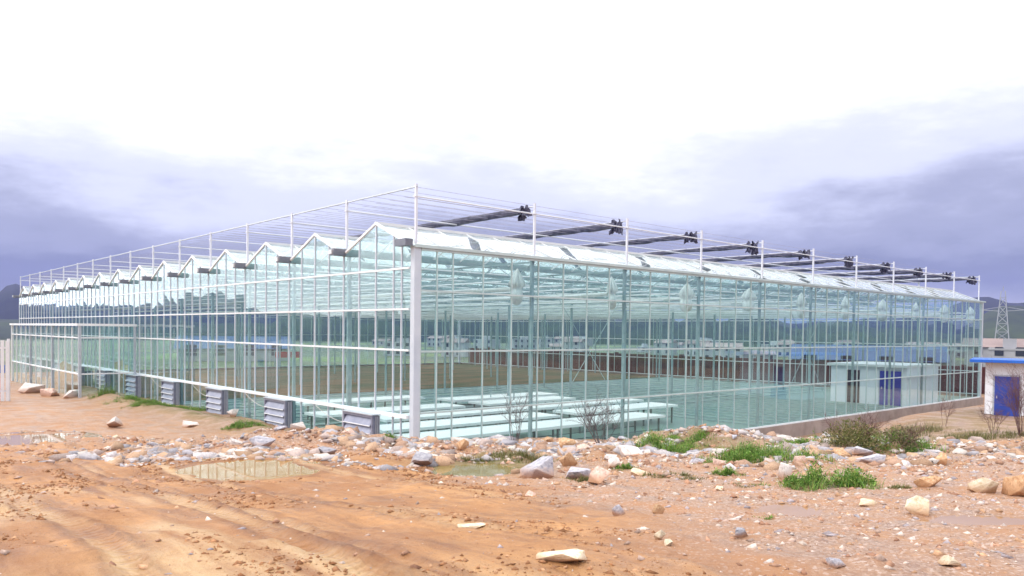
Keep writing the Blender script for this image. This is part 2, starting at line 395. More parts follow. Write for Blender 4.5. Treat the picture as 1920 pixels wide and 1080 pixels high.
def hill_mat(name='wooded hillside', c1=(0.006, 0.009, 0.014, 1), c2=(0.018, 0.024, 0.022, 1)):
    mt, n, l, p = new_mat(name)
    tc = n.new('ShaderNodeTexCoord'); sx = n.new('ShaderNodeSeparateXYZ'); l.new(tc.outputs['Object'], sx.inputs[0])
    a = n.new('ShaderNodeTexNoise'); a.inputs['Scale'].default_value = 0.02; a.inputs['Detail'].default_value = 8
    a.inputs['Roughness'].default_value = 0.7
    l.new(tc.outputs['Object'], a.inputs['Vector'])
    rp = n.new('ShaderNodeValToRGB'); e = rp.color_ramp.elements
    e[0].position = 0.38; e[0].color = c1; e[1].position = 0.66; e[1].color = c2
    l.new(a.outputs['Fac'], rp.inputs[0])
    l.new(rp.outputs[0], p.inputs['Base Color']); p.inputs['Roughness'].default_value = 0.95
    return mt
M['hill'] = hill_mat()
M['hill_near'] = hill_mat('green hillside', (0.010, 0.019, 0.012, 1), (0.038, 0.060, 0.018, 1))

def soil_mat():
    mt, n, l, p = new_mat('planted soil')
    tc = n.new('ShaderNodeTexCoord')
    mp = n.new('ShaderNodeMapping'); mp.inputs['Scale'].default_value = (1.0, 0.25, 1.0); l.new(tc.outputs['Object'], mp.inputs['Vector'])
    a = n.new('ShaderNodeTexNoise'); a.inputs['Scale'].default_value = 0.55; a.inputs['Detail'].default_value = 7
    l.new(mp.outputs[0], a.inputs['Vector'])
    rp = n.new('ShaderNodeValToRGB'); e = rp.color_ramp.elements
    e[0].position = 0.40; e[0].color = (0.15, 0.085, 0.042, 1); e[1].position = 0.60; e[1].color = (0.035, 0.060, 0.018, 1)
    l.new(a.outputs['Fac'], rp.inputs[0]); l.new(rp.outputs[0], p.inputs['Base Color']); p.inputs['Roughness'].default_value = 0.9
    return mt
M['soil'] = soil_mat()

# ------------------------------------------------------------------ mesh helpers
def link(name, me, mat=None, parent=None, loc=(0, 0, 0), rot=None, scale=None):
    o = bpy.data.objects.new(name, me)
    COL.objects.link(o)
    o.location = loc
    if rot is not None: o.rotation_euler = rot
    if scale is not None: o.scale = scale
    if parent is not None: o.parent = parent
    if mat is not None and me is not None and not me.materials:
        me.materials.append(M[mat])
    return o

def empty(name, loc=(0, 0, 0), rz=0.0):
    o = bpy.data.objects.new(name, None)
    COL.objects.link(o); o.location = loc; o.rotation_euler = (0, 0, rz); o.empty_display_size = 0.2
    return o

def tag(o, label=None, cat=None, group=None, kind=None):
    if label: o['label'] = label
    if cat: o['category'] = cat
    if group: o['group'] = group
    if kind: o['kind'] = kind
    return o

class MB:
    def __init__(s): s.v = []; s.f = []
    def box(s, x0, x1, y0, y1, z0, z1):
        b = len(s.v)
        s.v += [(x0, y0, z0), (x1, y0, z0), (x1, y1, z0), (x0, y1, z0), (x0, y0, z1), (x1, y0, z1), (x1, y1, z1), (x0, y1, z1)]
        s.f += [tuple(b + i for i in q) for q in ((0, 3, 2, 1), (4, 5, 6, 7), (0, 1, 5, 4), (1, 2, 6, 5), (2, 3, 7, 6), (3, 0, 4, 7))]
        return s
    def bar(s, a, b_, w, h=None, n=4):
        """bar between two points, square or n-sided"""
        h = h or w
        a = Vector(a); c = Vector(b_); d = (c - a).normalized()
        up = Vector((0, 0, 1)) if abs(d.z) < 0.95 else Vector((1, 0, 0))
        sx = d.cross(up).normalized(); sy = sx.cross(d).normalized()
        k = len(s.v)
        for p in (a, c):
            for i in range(n):
                t = 2 * math.pi * (i + 0.5) / n
                q = 1.41421 / 2 if n == 4 else 0.5
                s.v.append(tuple(p + sx * (math.cos(t) * w * q) + sy * (math.sin(t) * h * q)))
        for i in range(n):
            j = (i + 1) % n
            s.f.append((k + i, k + j, k + n + j, k + n + i))
        s.f.append(tuple(k + n - 1 - i for i in range(n))); s.f.append(tuple(k + n + i for i in range(n)))
        return s
    def mesh(s, name, mat=None):
        me = bpy.data.meshes.new(name); me.from_pydata(s.v, [], s.f); me.update()
        if mat: me.materials.append(M[mat])
        return me
    def build(s, name, mat, parent=None, loc=(0, 0, 0), rz=0.0):
        return link(name, s.mesh(name, mat), None, parent, loc, (0, 0, rz))

def vnoise(x, y, seed=0):
    x = np.asarray(x, float); y = np.asarray(y, float)
    xi = np.floor(x).astype(np.int64); yi = np.floor(y).astype(np.int64)
    fx = x - xi; fy = y - yi
    fx = fx * fx * (3 - 2 * fx); fy = fy * fy * (3 - 2 * fy)
    def hsh(a, b):
        h = (a * 374761393 + b * 668265263 + seed * 982451653) & 0xffffffff
        h = ((h ^ (h >> 13)) * 1274126177) & 0xffffffff
        return ((h ^ (h >> 16)) & 0xffff) / 65535.0
    return (hsh(xi, yi) * (1 - fx) + hsh(xi + 1, yi) * fx) * (1 - fy) + (hsh(xi, yi + 1) * (1 - fx) + hsh(xi + 1, yi + 1) * fx) * fy

def fbm(x, y, seed=0, oct=4):
    r = 0; a = 0.5; t = 0
    for i in range(oct):
        r = r + a * vnoise(x * 2 ** i, y * 2 ** i, seed + i); t += a; a *= 0.5
    return r / t

def sstep(a, b, x):
    t = np.clip((np.asarray(x, float) - a) / (b - a), 0, 1)
    return t * t * (3 - 2 * t)

# ------------------------------------------------------------------ terrain
#GROUND-BEGIN
SITE_O = (18.9313, -13.065)
FX, FY = -math.sin(YAW), math.cos(YAW)
def site(d, s):
    """site axes (metres ahead of / to the right of the gate the path starts from) -> world x, y"""
    return SITE_O[0] + d * FX + s * FY, SITE_O[1] + d * FY - s * FX
GL_X0, GL_X1, GL_Y0, GL_Y1 = -60.0, 0.0, 0.0, 48.4
PUDDLES = [  # d, s, radius along d, radius along s, water level, material
    (14.7, -5.0, 1.10, 1.35, 1.60, 'water_olive'),
    (15.6, -0.75, 0.70, 0.85, 1.50, 'water_green'),
    (9.6, 3.5, 0.36, 0.48, 2.09, 'water_mud'),
    (8.7, 5.5, 0.30, 0.85, 2.20, 'water_mud'),
    (21.5, -13.6, 1.2, 1.3, 1.13, 'water_mud'),
]
TRACKS = [(-11.45, 0.3, 0.12, 1.0), (-9.75, 1.2, 0.13, 1.0), (-9.42, 1.22, 0.08, 0.7), (-8.1, 2.9, 0.11, 0.8), (-5.9, 0.9, 0.12, 0.6)]
DT = [0, 6, 10, 14, 17, 20.5, 23, 27, 33, 40, 60]
TL = [2.6, 2.55, 2.10, 1.68, 1.45, 1.20, 0.92, 0.74, 0.64, 0.52, 0.35]
TM = [2.6, 2.55, 2.08, 1.64, 1.48, 1.28, 1.02, 0.60, 0.40, 0.20, 0.00]
TR = [2.6, 2.55, 2.12, 1.76, 1.58, 1.42, 1.15, 0.30, -0.55, -0.62, -0.50]
TRR = [2.6, 2.55, 2.12, 1.72, 1.50, 1.26, 1.05, 0.72, 0.42, 0.30, 0.0]
def ground_base(x, y):
    x = np.asarray(x, float); y = np.asarray(y, float)
    rx = x - SITE_O[0]; ry = y - SITE_O[1]
    d = rx * FX + ry * FY; s = rx * FY - ry * FX
    zl, zm, zr, zrr = (np.interp(d, DT, t) for t in (TL, TM, TR, TRR))
    a = sstep(-9, -3, s); b = sstep(1, 7, s); c = sstep(13, 21, s)
    z = zl * (1 - a) + zm * a
    z = z * (1 - b) + zr * b
    z = z * (1 - c) + zrr * c
    near = 1 - sstep(20, 60, np.hypot(rx, ry))
    mudm = sstep(0.0, -2.0, s - (1.6 - 0.16 * (d - 6))) * (1 - sstep(17, 21, d))
    # tyre tracks running along the greenhouse front
    trk = np.zeros_like(z); edge = np.zeros_like(z)
    for y0, ph, wd, am in TRACKS:
        yc = y0 + 0.22 * np.sin(x * 0.22 + ph) + 0.10 * np.sin(x * 0.61 + 2 * ph) + 0.10 * (fbm(x * 0.8, x * 0 + y0, 7, 3) - 0.5)
        q = (y - yc) / wd
        k = am * sstep(-22, -8, x) * (0.35 + 1.1 * fbm(x * 0.35 + 9, x * 0 + y0 * 3, 17, 3))
        trk = trk + k * np.exp(-q ** 4)
        edge = edge + k * np.exp(-((np.abs(q) - 1.45) / 0.5) ** 2)
    fade = 1 - sstep(15.5, 18.5, d)
    fade = fade * sstep(0.3, -1.2, s - np.interp(d, [0, 6, 9, 12, 15, 18], [2.6, 1.9, 1.0, 0.0, -1.3, -3.0]))
    trk = trk * fade; edge = edge * fade
    z = z - 0.04 * trk + 0.018 * edge + near * mudm * 0.05 * (fbm(x * 3.3, y * 5.1, 61, 4) - 0.5)
    # rubble berm in front of the corner
    def bump(d0, s0, rd, rs, h):
        return h * np.exp(-((d - d0) / rd) ** 2 - ((s - s0) / rs) ** 2)
    z = z + bump(20.6, -5.2, 1.3, 1.9, 0.42) + bump(20.8, 4.9, 1.2, 1.5, 0.40) + bump(20.0, 8.2, 1.8, 2.0, 0.05)
    z = z + bump(17.5, 3.0, 1.5, 1.4, 0.10) + bump(30, -19, 3.0, 4.0, 0.10)
    # low bank of spoil along the gable wall
    z = z + (0.12 + 0.30 * fbm(x * 0.5, y * 0.5, 131, 3)) * np.exp(-((y + 2.0) / 0.75) ** 2) * sstep(-34, -27, x) * sstep(-3, -7, x)
    r = np.hypot(x + 10, y)
    far = sstep(70, 190, r)
    z = z * (1 - far) + (-6.0) * far
    # wheel ruts and lumps
    t1 = rx * 1.0 + ry * 0.03; t2 = -rx * 0.03 + ry * 1.0
    mudm = sstep(0.0, -2.0, s - (1.6 - 0.16 * (d - 6))) * (1 - sstep(17, 21, d))
    z = z + near * mudm * (0.07 * (fbm(t1 * 0.45, t2 * 2.4, 3, 5) - 0.5))
    z = z + near * (0.10 * (fbm(x * 0.9, y * 0.9, 21, 4) - 0.5) + 0.05 * (fbm(x * 4.1, y * 4.1, 31, 3) - 0.5))
    z = z + near * (1 - mudm) * (0.12 + 0.48 * np.exp(-((d - 19.3) / 2.4) ** 2)) * (fbm(x * 1.7, y * 1.7, 41, 4) - 0.5)
    ground_base.trk, ground_base.edge = trk, edge
    return z, d, s, mudm
def ground_full(x, y):
    z, d, s, mudm = ground_base(x, y)
    wet = np.zeros_like(z)
    for d0, s0, rd, rs, lev, mt in PUDDLES:
        fq = 1.35 / rs
        e = np.sqrt(((d - d0) / rd) ** 2 + ((s - s0) / rs) ** 2) + 1.3 * (fbm(np.asarray(x) * fq, np.asarray(y) * fq, 55, 4) - 0.5)
        wet = np.maximum(wet, 0.75 * np.exp(-((e - 1.12) / 0.22) ** 2))
        prof = lev + 0.07 * (e - 1.0)
        prof = np.maximum(prof, lev - 0.06)
        w = 1 - sstep(1.15, 2.0, e)
        z = prof * w + z * (1 - w)
    inside = (np.asarray(x) > GL_X0 - 0.12) & (np.asarray(x) < GL_X1 + 0.13) & (np.asarray(y) > GL_Y0 - 0.13) & (np.asarray(y) < GL_Y1 + 0.12)
    # west and north of the glass the ground is level with the floor
    lev = sstep(-58, -62, x) + sstep(46.5, 49, y)
    z = z * (1 - np.clip(lev, 0, 1)) + np.minimum(z, -0.05) * np.clip(lev, 0, 1)
    kw = sstep(3.2, 1.2, np.asarray(x)) * sstep(9, 15, np.asarray(y)) * (np.asarray(x) > 0)
    z = z * (1 - kw) + np.minimum(z, -0.78 + 0.006 * np.asarray(y)) * kw
    z = np.where(inside, -1.2, z)
    ground_full.wet = wet
    return z, d, s, mudm
def ground_z(x, y):
    return float(ground_full(np.array([x]), np.array([y]))[0][0])
#GROUND-END

def lines(segs, lo, hi):
    out = []
    for a, b, st in segs:
        out += list(np.arange(a, b, st))
    out = sorted(out)
    a = out[0]; st = 0.4; left = []
    while a > lo:
        a -= st; st *= 1.22; left.append(a)
    b = out[-1]; st = 0.4; right = []
    while b < hi:
        b += st; st *= 1.22; right.append(b)
    return np.array(sorted(left + out + right))
gx = lines([(-30, -14, 0.3), (-14, 3.5, 0.13), (3.5, 17, 0.06), (17, 24, 0.14)], -1850, 1850)
gy = lines([(-17, -12, 0.14), (-12, 2, 0.06), (2, 14, 0.14), (14, 49, 0.3)], -1850, 1850)
gx = np.array(sorted(set(np.round(np.concatenate([gx, [-60.13, -60.11, 0.12, 0.14]]), 4))))
gy = np.array(sorted(set(np.round(np.concatenate([gy, [-0.14, -0.12, 48.51, 48.53]]), 4))))
XX, YY = np.meshgrid(gx, gy)
ZZ, DD, SS, MUD = ground_full(XX.ravel(), YY.ravel())
TRK, EDG, WET = ground_base.trk.copy(), ground_base.edge.copy(), ground_full.wet.copy()
def grid_mesh(name, V, nx, ny):
    me = bpy.data.meshes.new(name)
    i = np.arange(nx - 1)[None, :] + np.arange(ny - 1)[:, None] * nx
    F = np.stack([i, i + 1, i + nx + 1, i + nx], -1).reshape(-1, 4)
    me.vertices.add(len(V)); me.vertices.foreach_set('co', V.astype(np.float32).ravel())
    me.loops.add(F.size); me.loops.foreach_set('vertex_index', F.astype(np.int32).ravel())
    me.polygons.add(len(F)); me.polygons.foreach_set('loop_start', np.arange(0, F.size, 4, dtype=np.int32))
    me.polygons.foreach_set('loop_total', np.full(len(F), 4, dtype=np.int32))
    me.polygons.foreach_set('use_smooth', np.ones(len(F), dtype=bool))
    me.update(); me.validate()
    return me
gme = grid_mesh('ground', np.stack([XX.ravel(), YY.ravel(), ZZ], 1), len(gx), len(gy))
gme.materials.append(M['ground'])
def gravel_mask(d, s, x, y):
    nz = 1.6 * (fbm(x * 0.6, y * 0.6, 71, 4) - 0.5)
    g = sstep(-1.0, 1.2, s - np.interp(d, [0, 6, 9, 12, 15, 18], [2.6, 1.9, 1.0, 0.0, -1.3, -3.0]) + nz * 1.3)
    berm = sstep(17.4, 18.6, d + nz) * sstep(-9.5, -7.5, s + nz)
    lft = 0.75 * sstep(17.0, 21, d + nz * 1.5)
    return np.clip(np.maximum(np.maximum(g, berm), lft), 0, 1)
def silt_glint_mask(d, s, x, y):  # where silty mud and the painted wet glints turn the ground pale
    a = 0.8 * sstep(0.54, 0.66, fbm(x * 0.22 + 5, y * 0.75, 81, 4)) * (1 - sstep(9.5, 12.0, d))
    b = 0.8 * (1 - sstep(4.8, 6.4, d + 0.8 * (fbm(x * .8, y * .8, 5, 3) - .5) + 0.12 * np.abs(s + 0.5)))
    return np.clip(np.maximum(a, b) * sstep(2.6, 0.8, s), 0, 1)
xr, yr = XX.ravel(), YY.ravel()
mask = np.zeros((len(ZZ), 4), np.float32)
mask[:, 0] = gravel_mask(DD, SS, xr, yr)
mask[:, 1] = np.clip(silt_glint_mask(DD, SS, xr, yr) + 1.1 * TRK * sstep(0.40, 0.58, fbm(xr * 0.35, yr * 2.0, 19, 3)), 0, 1)
grn = np.exp(-((yr + 1.3) / 1.3) ** 2) * sstep(-2.5, -7, xr) * 0.9
grn = np.maximum(grn, 0.8 * np.exp(-((DD - 16.6) / 1.6) ** 2 - ((SS + 0.3) / 1.6) ** 2))
grn = np.maximum(grn, 0.7 * np.exp(-((DD - 19.5) / 2.2) ** 2 - ((SS - 6.5) / 4.5) ** 2))
grn = np.maximum(grn, 0.45 * sstep(24, 30, DD) * sstep(8, 12, SS) * sstep(3.0, 5.0, xr))
mask[:, 2] = grn
mask[:, 3] = sstep(34, 60, np.hypot(np.maximum(np.maximum(-62 - xr, xr - 20), 0), np.maximum(np.maximum(-16 - yr, yr - 50), 0)) + 14 * (fbm(xr * .02, yr * .02, 3, 3) - .3) + 45 * sstep(-6, -12, yr) * sstep(-14, -24, xr) + 60 * sstep(-61, -64, xr) + 60 * sstep(50, 55, yr) * sstep(6, 2, xr))
ca = gme.color_attributes.new('mask', 'FLOAT_COLOR', 'POINT')
ca.data.foreach_set('color', mask.ravel())
wa = gme.attributes.new('wear', 'FLOAT', 'POINT')
wa.data.foreach_set('value', np.clip(EDG * 1.1 + WET, 0, 1).astype(np.float32))
ta = gme.attributes.new('track', 'FLOAT', 'POINT')
ta.data.foreach_set('value', np.clip(TRK, 0, 1).astype(np.float32))
tag(link('ground', gme), kind='structure')

for i, (d0, s0, rd, rs, lev, mt) in enumerate(PUDDLES):
    cx, cy = site(d0, s0)
    rr = max(rd, rs) * 1.75
    v, f = [(cx, cy, lev)], []
    for k in range(40):
        t = 2 * math.pi * k / 40
        px, py_ = site(d0 + 1.55 * rd * math.cos(t), s0 + 1.55 * rs * math.sin(t))
        v.append((px, py_, lev))
    f = [(0, 1 + k, 1 + (k + 1) % 40) for k in range(40)]
    me = bpy.data.meshes.new('puddle'); me.from_pydata(v, [], f); me.update(); me.materials.append(M[mt])
    # normals up
    if me.polygons[0].normal.z < 0: me.flip_normals()
    tag(link('puddle', me), ['large olive puddle mirroring the glass wall', 'small greenish puddle behind the grey boulder', 'small muddy puddle in the gravel',
        'shallow muddy puddle at the right edge', 'muddy puddle at the left edge of the yard'][i], None, kind='structure')

# hills: a ring of karst domes
def hills(name, r0, r1, peaks, seed, base, hn):
    nt, nr = 720, 26
    th = np.linspace(0, 2 * np.pi, nt); rr = np.linspace(r0, r1, nr)
    T, RR = np.meshgrid(th, rr)
    v = np.sin(np.pi * (RR - r0) / (r1 - r0)) ** 0.8
    az = T
    nz = fbm(np.cos(az) * 6 + 20, np.sin(az) * 6 + 20, seed, 5)
    dome = vnoise(np.cos(az) * 11 + 40, np.sin(az) * 11 + 40, seed + 9)
    h = base + hn * np.clip(nz - 0.32, 0, 1) * 2.2 + hn * 0.75 * np.clip(dome - 0.45, 0, 1) ** 0.8
    for (a0, w, hh) in peaks:
        da = np.abs((az - a0 + np.pi) % (2 * np.pi) - np.pi)
        h = np.maximum(h, hh * np.clip(1 - (da / w) ** 2, 0, 1) ** 0.7 + 0 * h)
    X = RR * np.cos(az); Y = RR * np.sin(az)
    Z = v * h * 1.05 + v * 9 * (fbm(X * .02, Y * .02, seed + 3, 5) - 0.5) - 7.0
    me = grid_mesh(name, np.stack([X.ravel(), Y.ravel(), Z.ravel()], 1), nt, nr)
    me.materials.append(M['hill_near' if name == 'near_hills' else 'hill'])
    return tag(link(name, me), kind='structure')
def px_az(px):
    return math.atan2(FY, FX) - math.atan((px - 960) / 1455.0)
HILLS_AT = 0
hills('near_hills', 640, 1050, [(px_az(1930), 0.05, 38), (px_az(1600), .07, 22), (px_az(1430), .06, 30), (px_az(1330), 0.05, 27), (px_az(1230), .05, 33), (px_az(1100), .06, 38),
      (px_az(1000), .05, 34), (px_az(900), .06, 40), (px_az(800), .05, 34), (px_az(690), .06, 38), (px_az(560), .05, 30)], 5, 5, 14)
hills('far_hills', 1100, 1750, [(px_az(14), 0.030, 72), (px_az(-60), 0.035, 66), (px_az(1960), 0.07, 62), (px_az(1800), 0.05, 34),
       (px_az(-600), 0.06, 95), (px_az(960) - 2.2, 0.09, 88), (px_az(960) + 2.0, 0.12, 92), (px_az(960) + 1.6, .05, 84), (px_az(960) + 1.35, .04, 75)], 15, 22, 46)

# ------------------------------------------------------------------ greenhouse
HAZE = 0.00021
NG, GW = 15, 4.0
NB, BL = 10, 4.767
YEND = 48.40
Z_SILL_R, Z_R2, Z_R1, Z_EAVE = 1.84, 3.67, 5.47, 6.74
Z_SILL_L, Z_L3, Z_L2, Z_L1 = 1.73, 3.70, 4.92, 6.13
Z_GUT, Z_PEAK = 6.74, 7.58
Z_TUBE, Z_TOP, Z_LOW = 8.50, 8.58, 8.22
GH = empty('greenhouse', (0, 0, 0))
tag(GH, 'long glass greenhouse with fifteen saw-tooth gables on white aluminium frame', 'greenhouse')
DV, DU = -0.10, 0.05      # glass planes stand proud of the post lines

floor_me = MB().box(-27.5, -0.02, -0.02, YEND - 0.02, -0.25, 0.0).mesh('greenhouse_floor', 'floor')
tag(link('greenhouse_floor', floor_me), kind='structure')
soil_me = MB().box(-59.98, -27.53, -0.02, YEND - 0.02, -0.25, 0.03).mesh('planted_soil', 'soil')
tag(link('planted_soil', soil_me), kind='structure')

# footing kerb
MB().box(DU + 0.012, 0.20, -0.30, YEND + 0.15, -1.1, 0.0).build('footing', 'concrete', GH)
MB().box(-60.15, DU + 0.01, -0.32, DV - 0.012, -1.1, 0.02).build('footing', 'concrete', GH)
MB().box(-60.1, 0.0, YEND + 0.02, YEND + 0.15, -1.1, 0.20).build('footing', 'concrete', GH)
MB().box(-60.2, -60.02, 0.0, YEND, -1.1, 0.20).build('footing', 'concrete', GH)

def part(name, mb, mat, loc=(0, 0, 0)):
    return mb.build(name, mat, GH, loc)

# main corner posts
for (x, y) in ((0.0, 0.0), (0.0, YEND - 0.1), (-60.0, 0.0), (-60.0, YEND - 0.1)):
    part('corner_post', MB().box(-0.10, 0.10, -0.11, 0.11, -0.9, Z_GUT + 0.03), 'post_metal', (x, y, 0))
# columns, shared meshes
col_me = MB().box(-0.05, 0.05, -0.05, 0.05, -0.3, Z_GUT).mesh('column', 'inner_metal')
for k in range(NG + 1):
    for j in range(NB + 1):
        if (k, j) in ((0, 0), (0, NB), (NG, 0), (NG, NB)): continue
        edge = k in (0, NG) or j in (0, NB)
        if edge or k % 3 == 0:
            link('column', col_me, None, GH, (-GW * k - (0.09 if k == 0 else 0), BL * j + (0.09 if j == 0 else 0), 0))
# external posts of the shading frame
tp_me = MB().box(-0.034, 0.034, -0.034, 0.034, Z_GUT + 0.10, Z_TOP).box(-0.06, 0.06, -0.06, 0.06, Z_LOW - 0.02, Z_LOW + 0.02).mesh('shade_post', 'shade_metal')
for k in range(NG + 1):
    for j in range(NB + 1):
        if k in (0, NG) or j in (0, NB) or k % 2 == 0:
            link('shade_post', tp_me, None, GH, (-GW * k, BL * j, 0))
# tubes of the shading frame
part('shade_tube', MB().bar((0.05, 0, Z_TUBE), (-GW * NG - 0.1, 0, Z_TUBE), 0.055, n=6), 'galv')
part('shade_tube', MB().bar((0.05, BL * NB, Z_TUBE), (-GW * NG - 0.1, BL * NB, Z_TUBE), 0.055, n=6), 'galv')
tx = MB().bar((0, 0, 0), (-GW * NG, 0, 0), 0.048, n=6).mesh('shade_tube', 'shade_metal')
for j in range(1, NB + 1):
    link('shade_tube', tx, None, GH, (0, BL * j, Z_TUBE - 0.03))
ty = MB().bar((0, 0, 0), (0, BL * NB, 0), 0.048, n=6).mesh('shade_tube', 'shade_metal')
for k in range(NG + 1):
    link('shade_tube', ty, None, GH, (-GW * k, 0, Z_LOW))
wire_me = MB().bar((0, 0, 0), (0, BL * NB, 0), 0.014, n=3).mesh('shade_wire', 'wire')
for i in range(int(60 / 0.4)):
    link('shade_wire', wire_me, None, GH, (-0.2 - 0.4 * i, 0, Z_LOW + 0.05 if i % 2 else Z_TUBE + 0.03))
# gutters, ridges, rafters
g = MB()
g.box(-0.13, 0.13, -0.10, YEND + 0.3, -0.02, 0.0)
g.box(-0.15, -0.13, -0.10, YEND + 0.3, -0.02, 0.20); g.box(0.13, 0.15, -0.10, YEND + 0.3, -0.02, 0.20)
gut_me = g.mesh('gutter', 'inner_metal')
ge_me = MB().box(-0.15, 0.15, -0.56, -0.102, -0.02, 0.20).mesh('gutter_end', 'gutter')
cap_me = MB().box(-0.06, 0.06, -0.62, -0.563, 0.02, 0.16).mesh('gutter_cap', 'white_metal')
eg = MB()
eg.box(-0.13, 0.14, -0.12, YEND + 0.3, -0.02, 0.0); eg.box(0.14, 0.155, -0.12, YEND + 0.3, -0.02, 0.07)
eave_gut = eg.mesh('gutter', 'side_metal')
MB().box(-0.48, 0.08, -0.42, -0.16, 0.02, 0.22).build('gutter_end', 'gutter', GH, (0, 0, Z_GUT))
for k in range(NG + 1):
    link('gutter', gut_me if k else eave_gut, None, GH, (-GW * k, 0, Z_GUT))
    if k:
        e_ = link('gutter_end', ge_me, None, GH, (-GW * k, 0, Z_GUT))
        link('gutter_cap', cap_me, None, e_)
ridge_me = MB().box(-0.035, 0.035, -0.14, YEND + 0.05, -0.03, 0.05).mesh('ridge_bar', 'white_metal')
raf = {}
for sgn in (-1, 1):
    mb = MB().bar((sgn * 1.84, 0, Z_GUT + 0.09), (0.0, 0, Z_PEAK + 0.02), 0.065, 0.07)
    raf[sgn] = mb.mesh('gable_rafter', 'white_metal')
for k in range(NG):
    xc = -GW * (k + 0.5)
    link('ridge_bar', ridge_me, None, GH, (xc, 0, Z_PEAK + 0.03))
    for sgn in (-1, 1):
        for yy in (DV - 0.02, YEND):
            link('gable_rafter', raf[sgn], None, GH, (xc, yy, 0))
# roof glass and bars
slope = (Z_PEAK - (Z_GUT + 0.10)) / 1.83
def pane_mesh(w, hl, hr, mat, bulge=0.0, skew=0.0, th=0.006, nx=4, nz=2):
    """sheet of glass in the xz plane, left edge hl tall and right edge hr tall, bottom at 0; slightly bowed"""
    V, F = [], []
    for side in (0, 1):
        for iz in range(nz + 1):
            for ix in range(nx + 1):
                u = ix / nx; t = iz / nz
                h = hl * (1 - u) + hr * u
                y = bulge * 4 * u * (1 - u) * (0.4 + 0.6 * 4 * t * (1 - t)) + skew * (u - 0.5) * (t - 0.5)
                V.append((u * w, y + (th if side else 0), t * h))
    n1 = (nx + 1) * (nz + 1)
    for iz in range(nz):
        for ix in range(nx):
            a = iz * (nx + 1) + ix
            F.append((a, a + 1, a + nx + 2, a + nx + 1))
            F.append((n1 + a, n1 + a + nx + 1, n1 + a + nx + 2, n1 + a + 1))
    nb = len(F)
    rim = [ix for ix in range(nx + 1)] + [iz * (nx + 1) + nx for iz in range(1, nz + 1)] + [nz * (nx + 1) + ix for ix in range(nx - 1, -1, -1)] + [iz * (nx + 1) for iz in range(nz - 1, 0, -1)]
    for i in range(len(rim)):
        a, b = rim[i], rim[(i + 1) % len(rim)]
        F.append((b, a, n1 + a, n1 + b))
    me = bpy.data.meshes.new('pane'); me.from_pydata(V, [], F)
    me.polygons.foreach_set('use_smooth', [i < nb for i in range(len(F))])
    try: me.set_sharp_from_angle(angle=R(40))
    except Exception: pass
    me.update(); me.materials.append(M[mat])
    return me
PC = {}
def pane_cached(w, hl, hr, mat='glass'):
    var = random.randrange(4)
    key = (round(w, 3), round(hl, 3), round(hr, 3), var, mat)
    if key not in PC:
        PC[key] = pane_mesh(w, hl, hr, mat, (0.003, -0.002, 0.0045, 0.001)[var], (0.003, -0.004, 0.002, -0.002)[var])
    return PC[key]

PANES = []     # (mesh, location, rotation about z, small tilts)
gap = 0.02
def tilt():
    return (random.gauss(0, 0.0032), random.gauss(0, 0.0034))
front_x = [0.12, 0.56] + [float(i) for i in range(1, 61)]
front_x[-1] = 59.88
rows_f = [(0.04, Z_SILL_L), (Z_SILL_L, Z_L3), (Z_L3, Z_L2), (Z_L2, Z_L1)]
ang = math.atan(slope)
def roof_z(u):      # glass top under the rafters at distance u from the corner along a gable front
    t = abs(((u % GW) - GW / 2))
    return Z_PEAK - 0.02 - slope * t - 0.02
for a, b in zip(front_x[:-1], front_x[1:]):
    for z0, z1 in rows_f:
        PANES.append((pane_cached(b - a - gap, z1 - z0 - gap, z1 - z0 - gap), (-b + gap / 2, DV, z0 + gap / 2), 0.0))
    z0 = Z_L1
    hb = roof_z(b if abs(b % GW) > 1e-3 else b - 0.001) - z0 - gap; ha = roof_z(a + (0.001 if abs(a % GW) < 1e-3 else 0)) - z0 - gap
    PANES.append((pane_cached(b - a - gap, hb, ha), (-b + gap / 2, DV, z0 + gap / 2), 0.0))
side_y = [0.14, 0.735] + [0.14 + 1.1955 * i for i in range(1, 41)] + [YEND - 0.06]
rows_s = [(0.04, Z_SILL_R), (Z_SILL_R, Z_R2), (Z_R2, Z_R1), (Z_R1, Z_EAVE - 0.06)]
for a, b in zip(side_y[:-1], side_y[1:]):
    for z0, z1 in rows_s:
        PANES.append((pane_cached(b - a - gap, z1 - z0 - gap, z1 - z0 - gap), (DU, a + gap / 2, z0 + gap / 2), math.pi / 2))
# the 300 panes that show largest stay single, the far ones are joined
def shown(pn):
    me, loc, rz = pn
    w = me.vertices[4].co.x; h = max(v.co.z for v in me.vertices)
    c = Vector(loc) + Vector((w / 2 * math.cos(rz), w / 2 * math.sin(rz), h / 2)) - Vector(CAM)
    nrm = Vector((-math.sin(rz), math.cos(rz), 0))
    return w * h * abs(c.normalized().dot(nrm)) / c.length_squared
PANES.sort(key=shown, reverse=True)
for me, loc, rz in PANES[:300]:
    a, b = tilt()
    link('pane', me, None, GH, loc, (a, 0, rz + b))
def join_panes(name, items, mat):
    V, F = [], []
    for me, loc, rz in items:
        a, b = tilt()
        mt = Matrix.Translation(loc) @ Matrix.Rotation(rz + b, 4, 'Z') @ Matrix.Rotation(a, 4, 'X')
        k = len(V)
        V += [tuple(mt @ v.co) for v in me.vertices]
        F += [tuple(k + i for i in p.vertices) for p in me.polygons]
    me = bpy.data.meshes.new(name); me.from_pydata(V, [], F)
    me.polygons.foreach_set('use_smooth', [True] * len(F))
    try: me.set_sharp_from_angle(angle=R(40))
    except Exception: pass
    me.update(); me.materials.append(M[mat])
    return tag(link(name, me, None, GH), kind='stuff')
join_panes('pane', PANES[300:], 'glass')
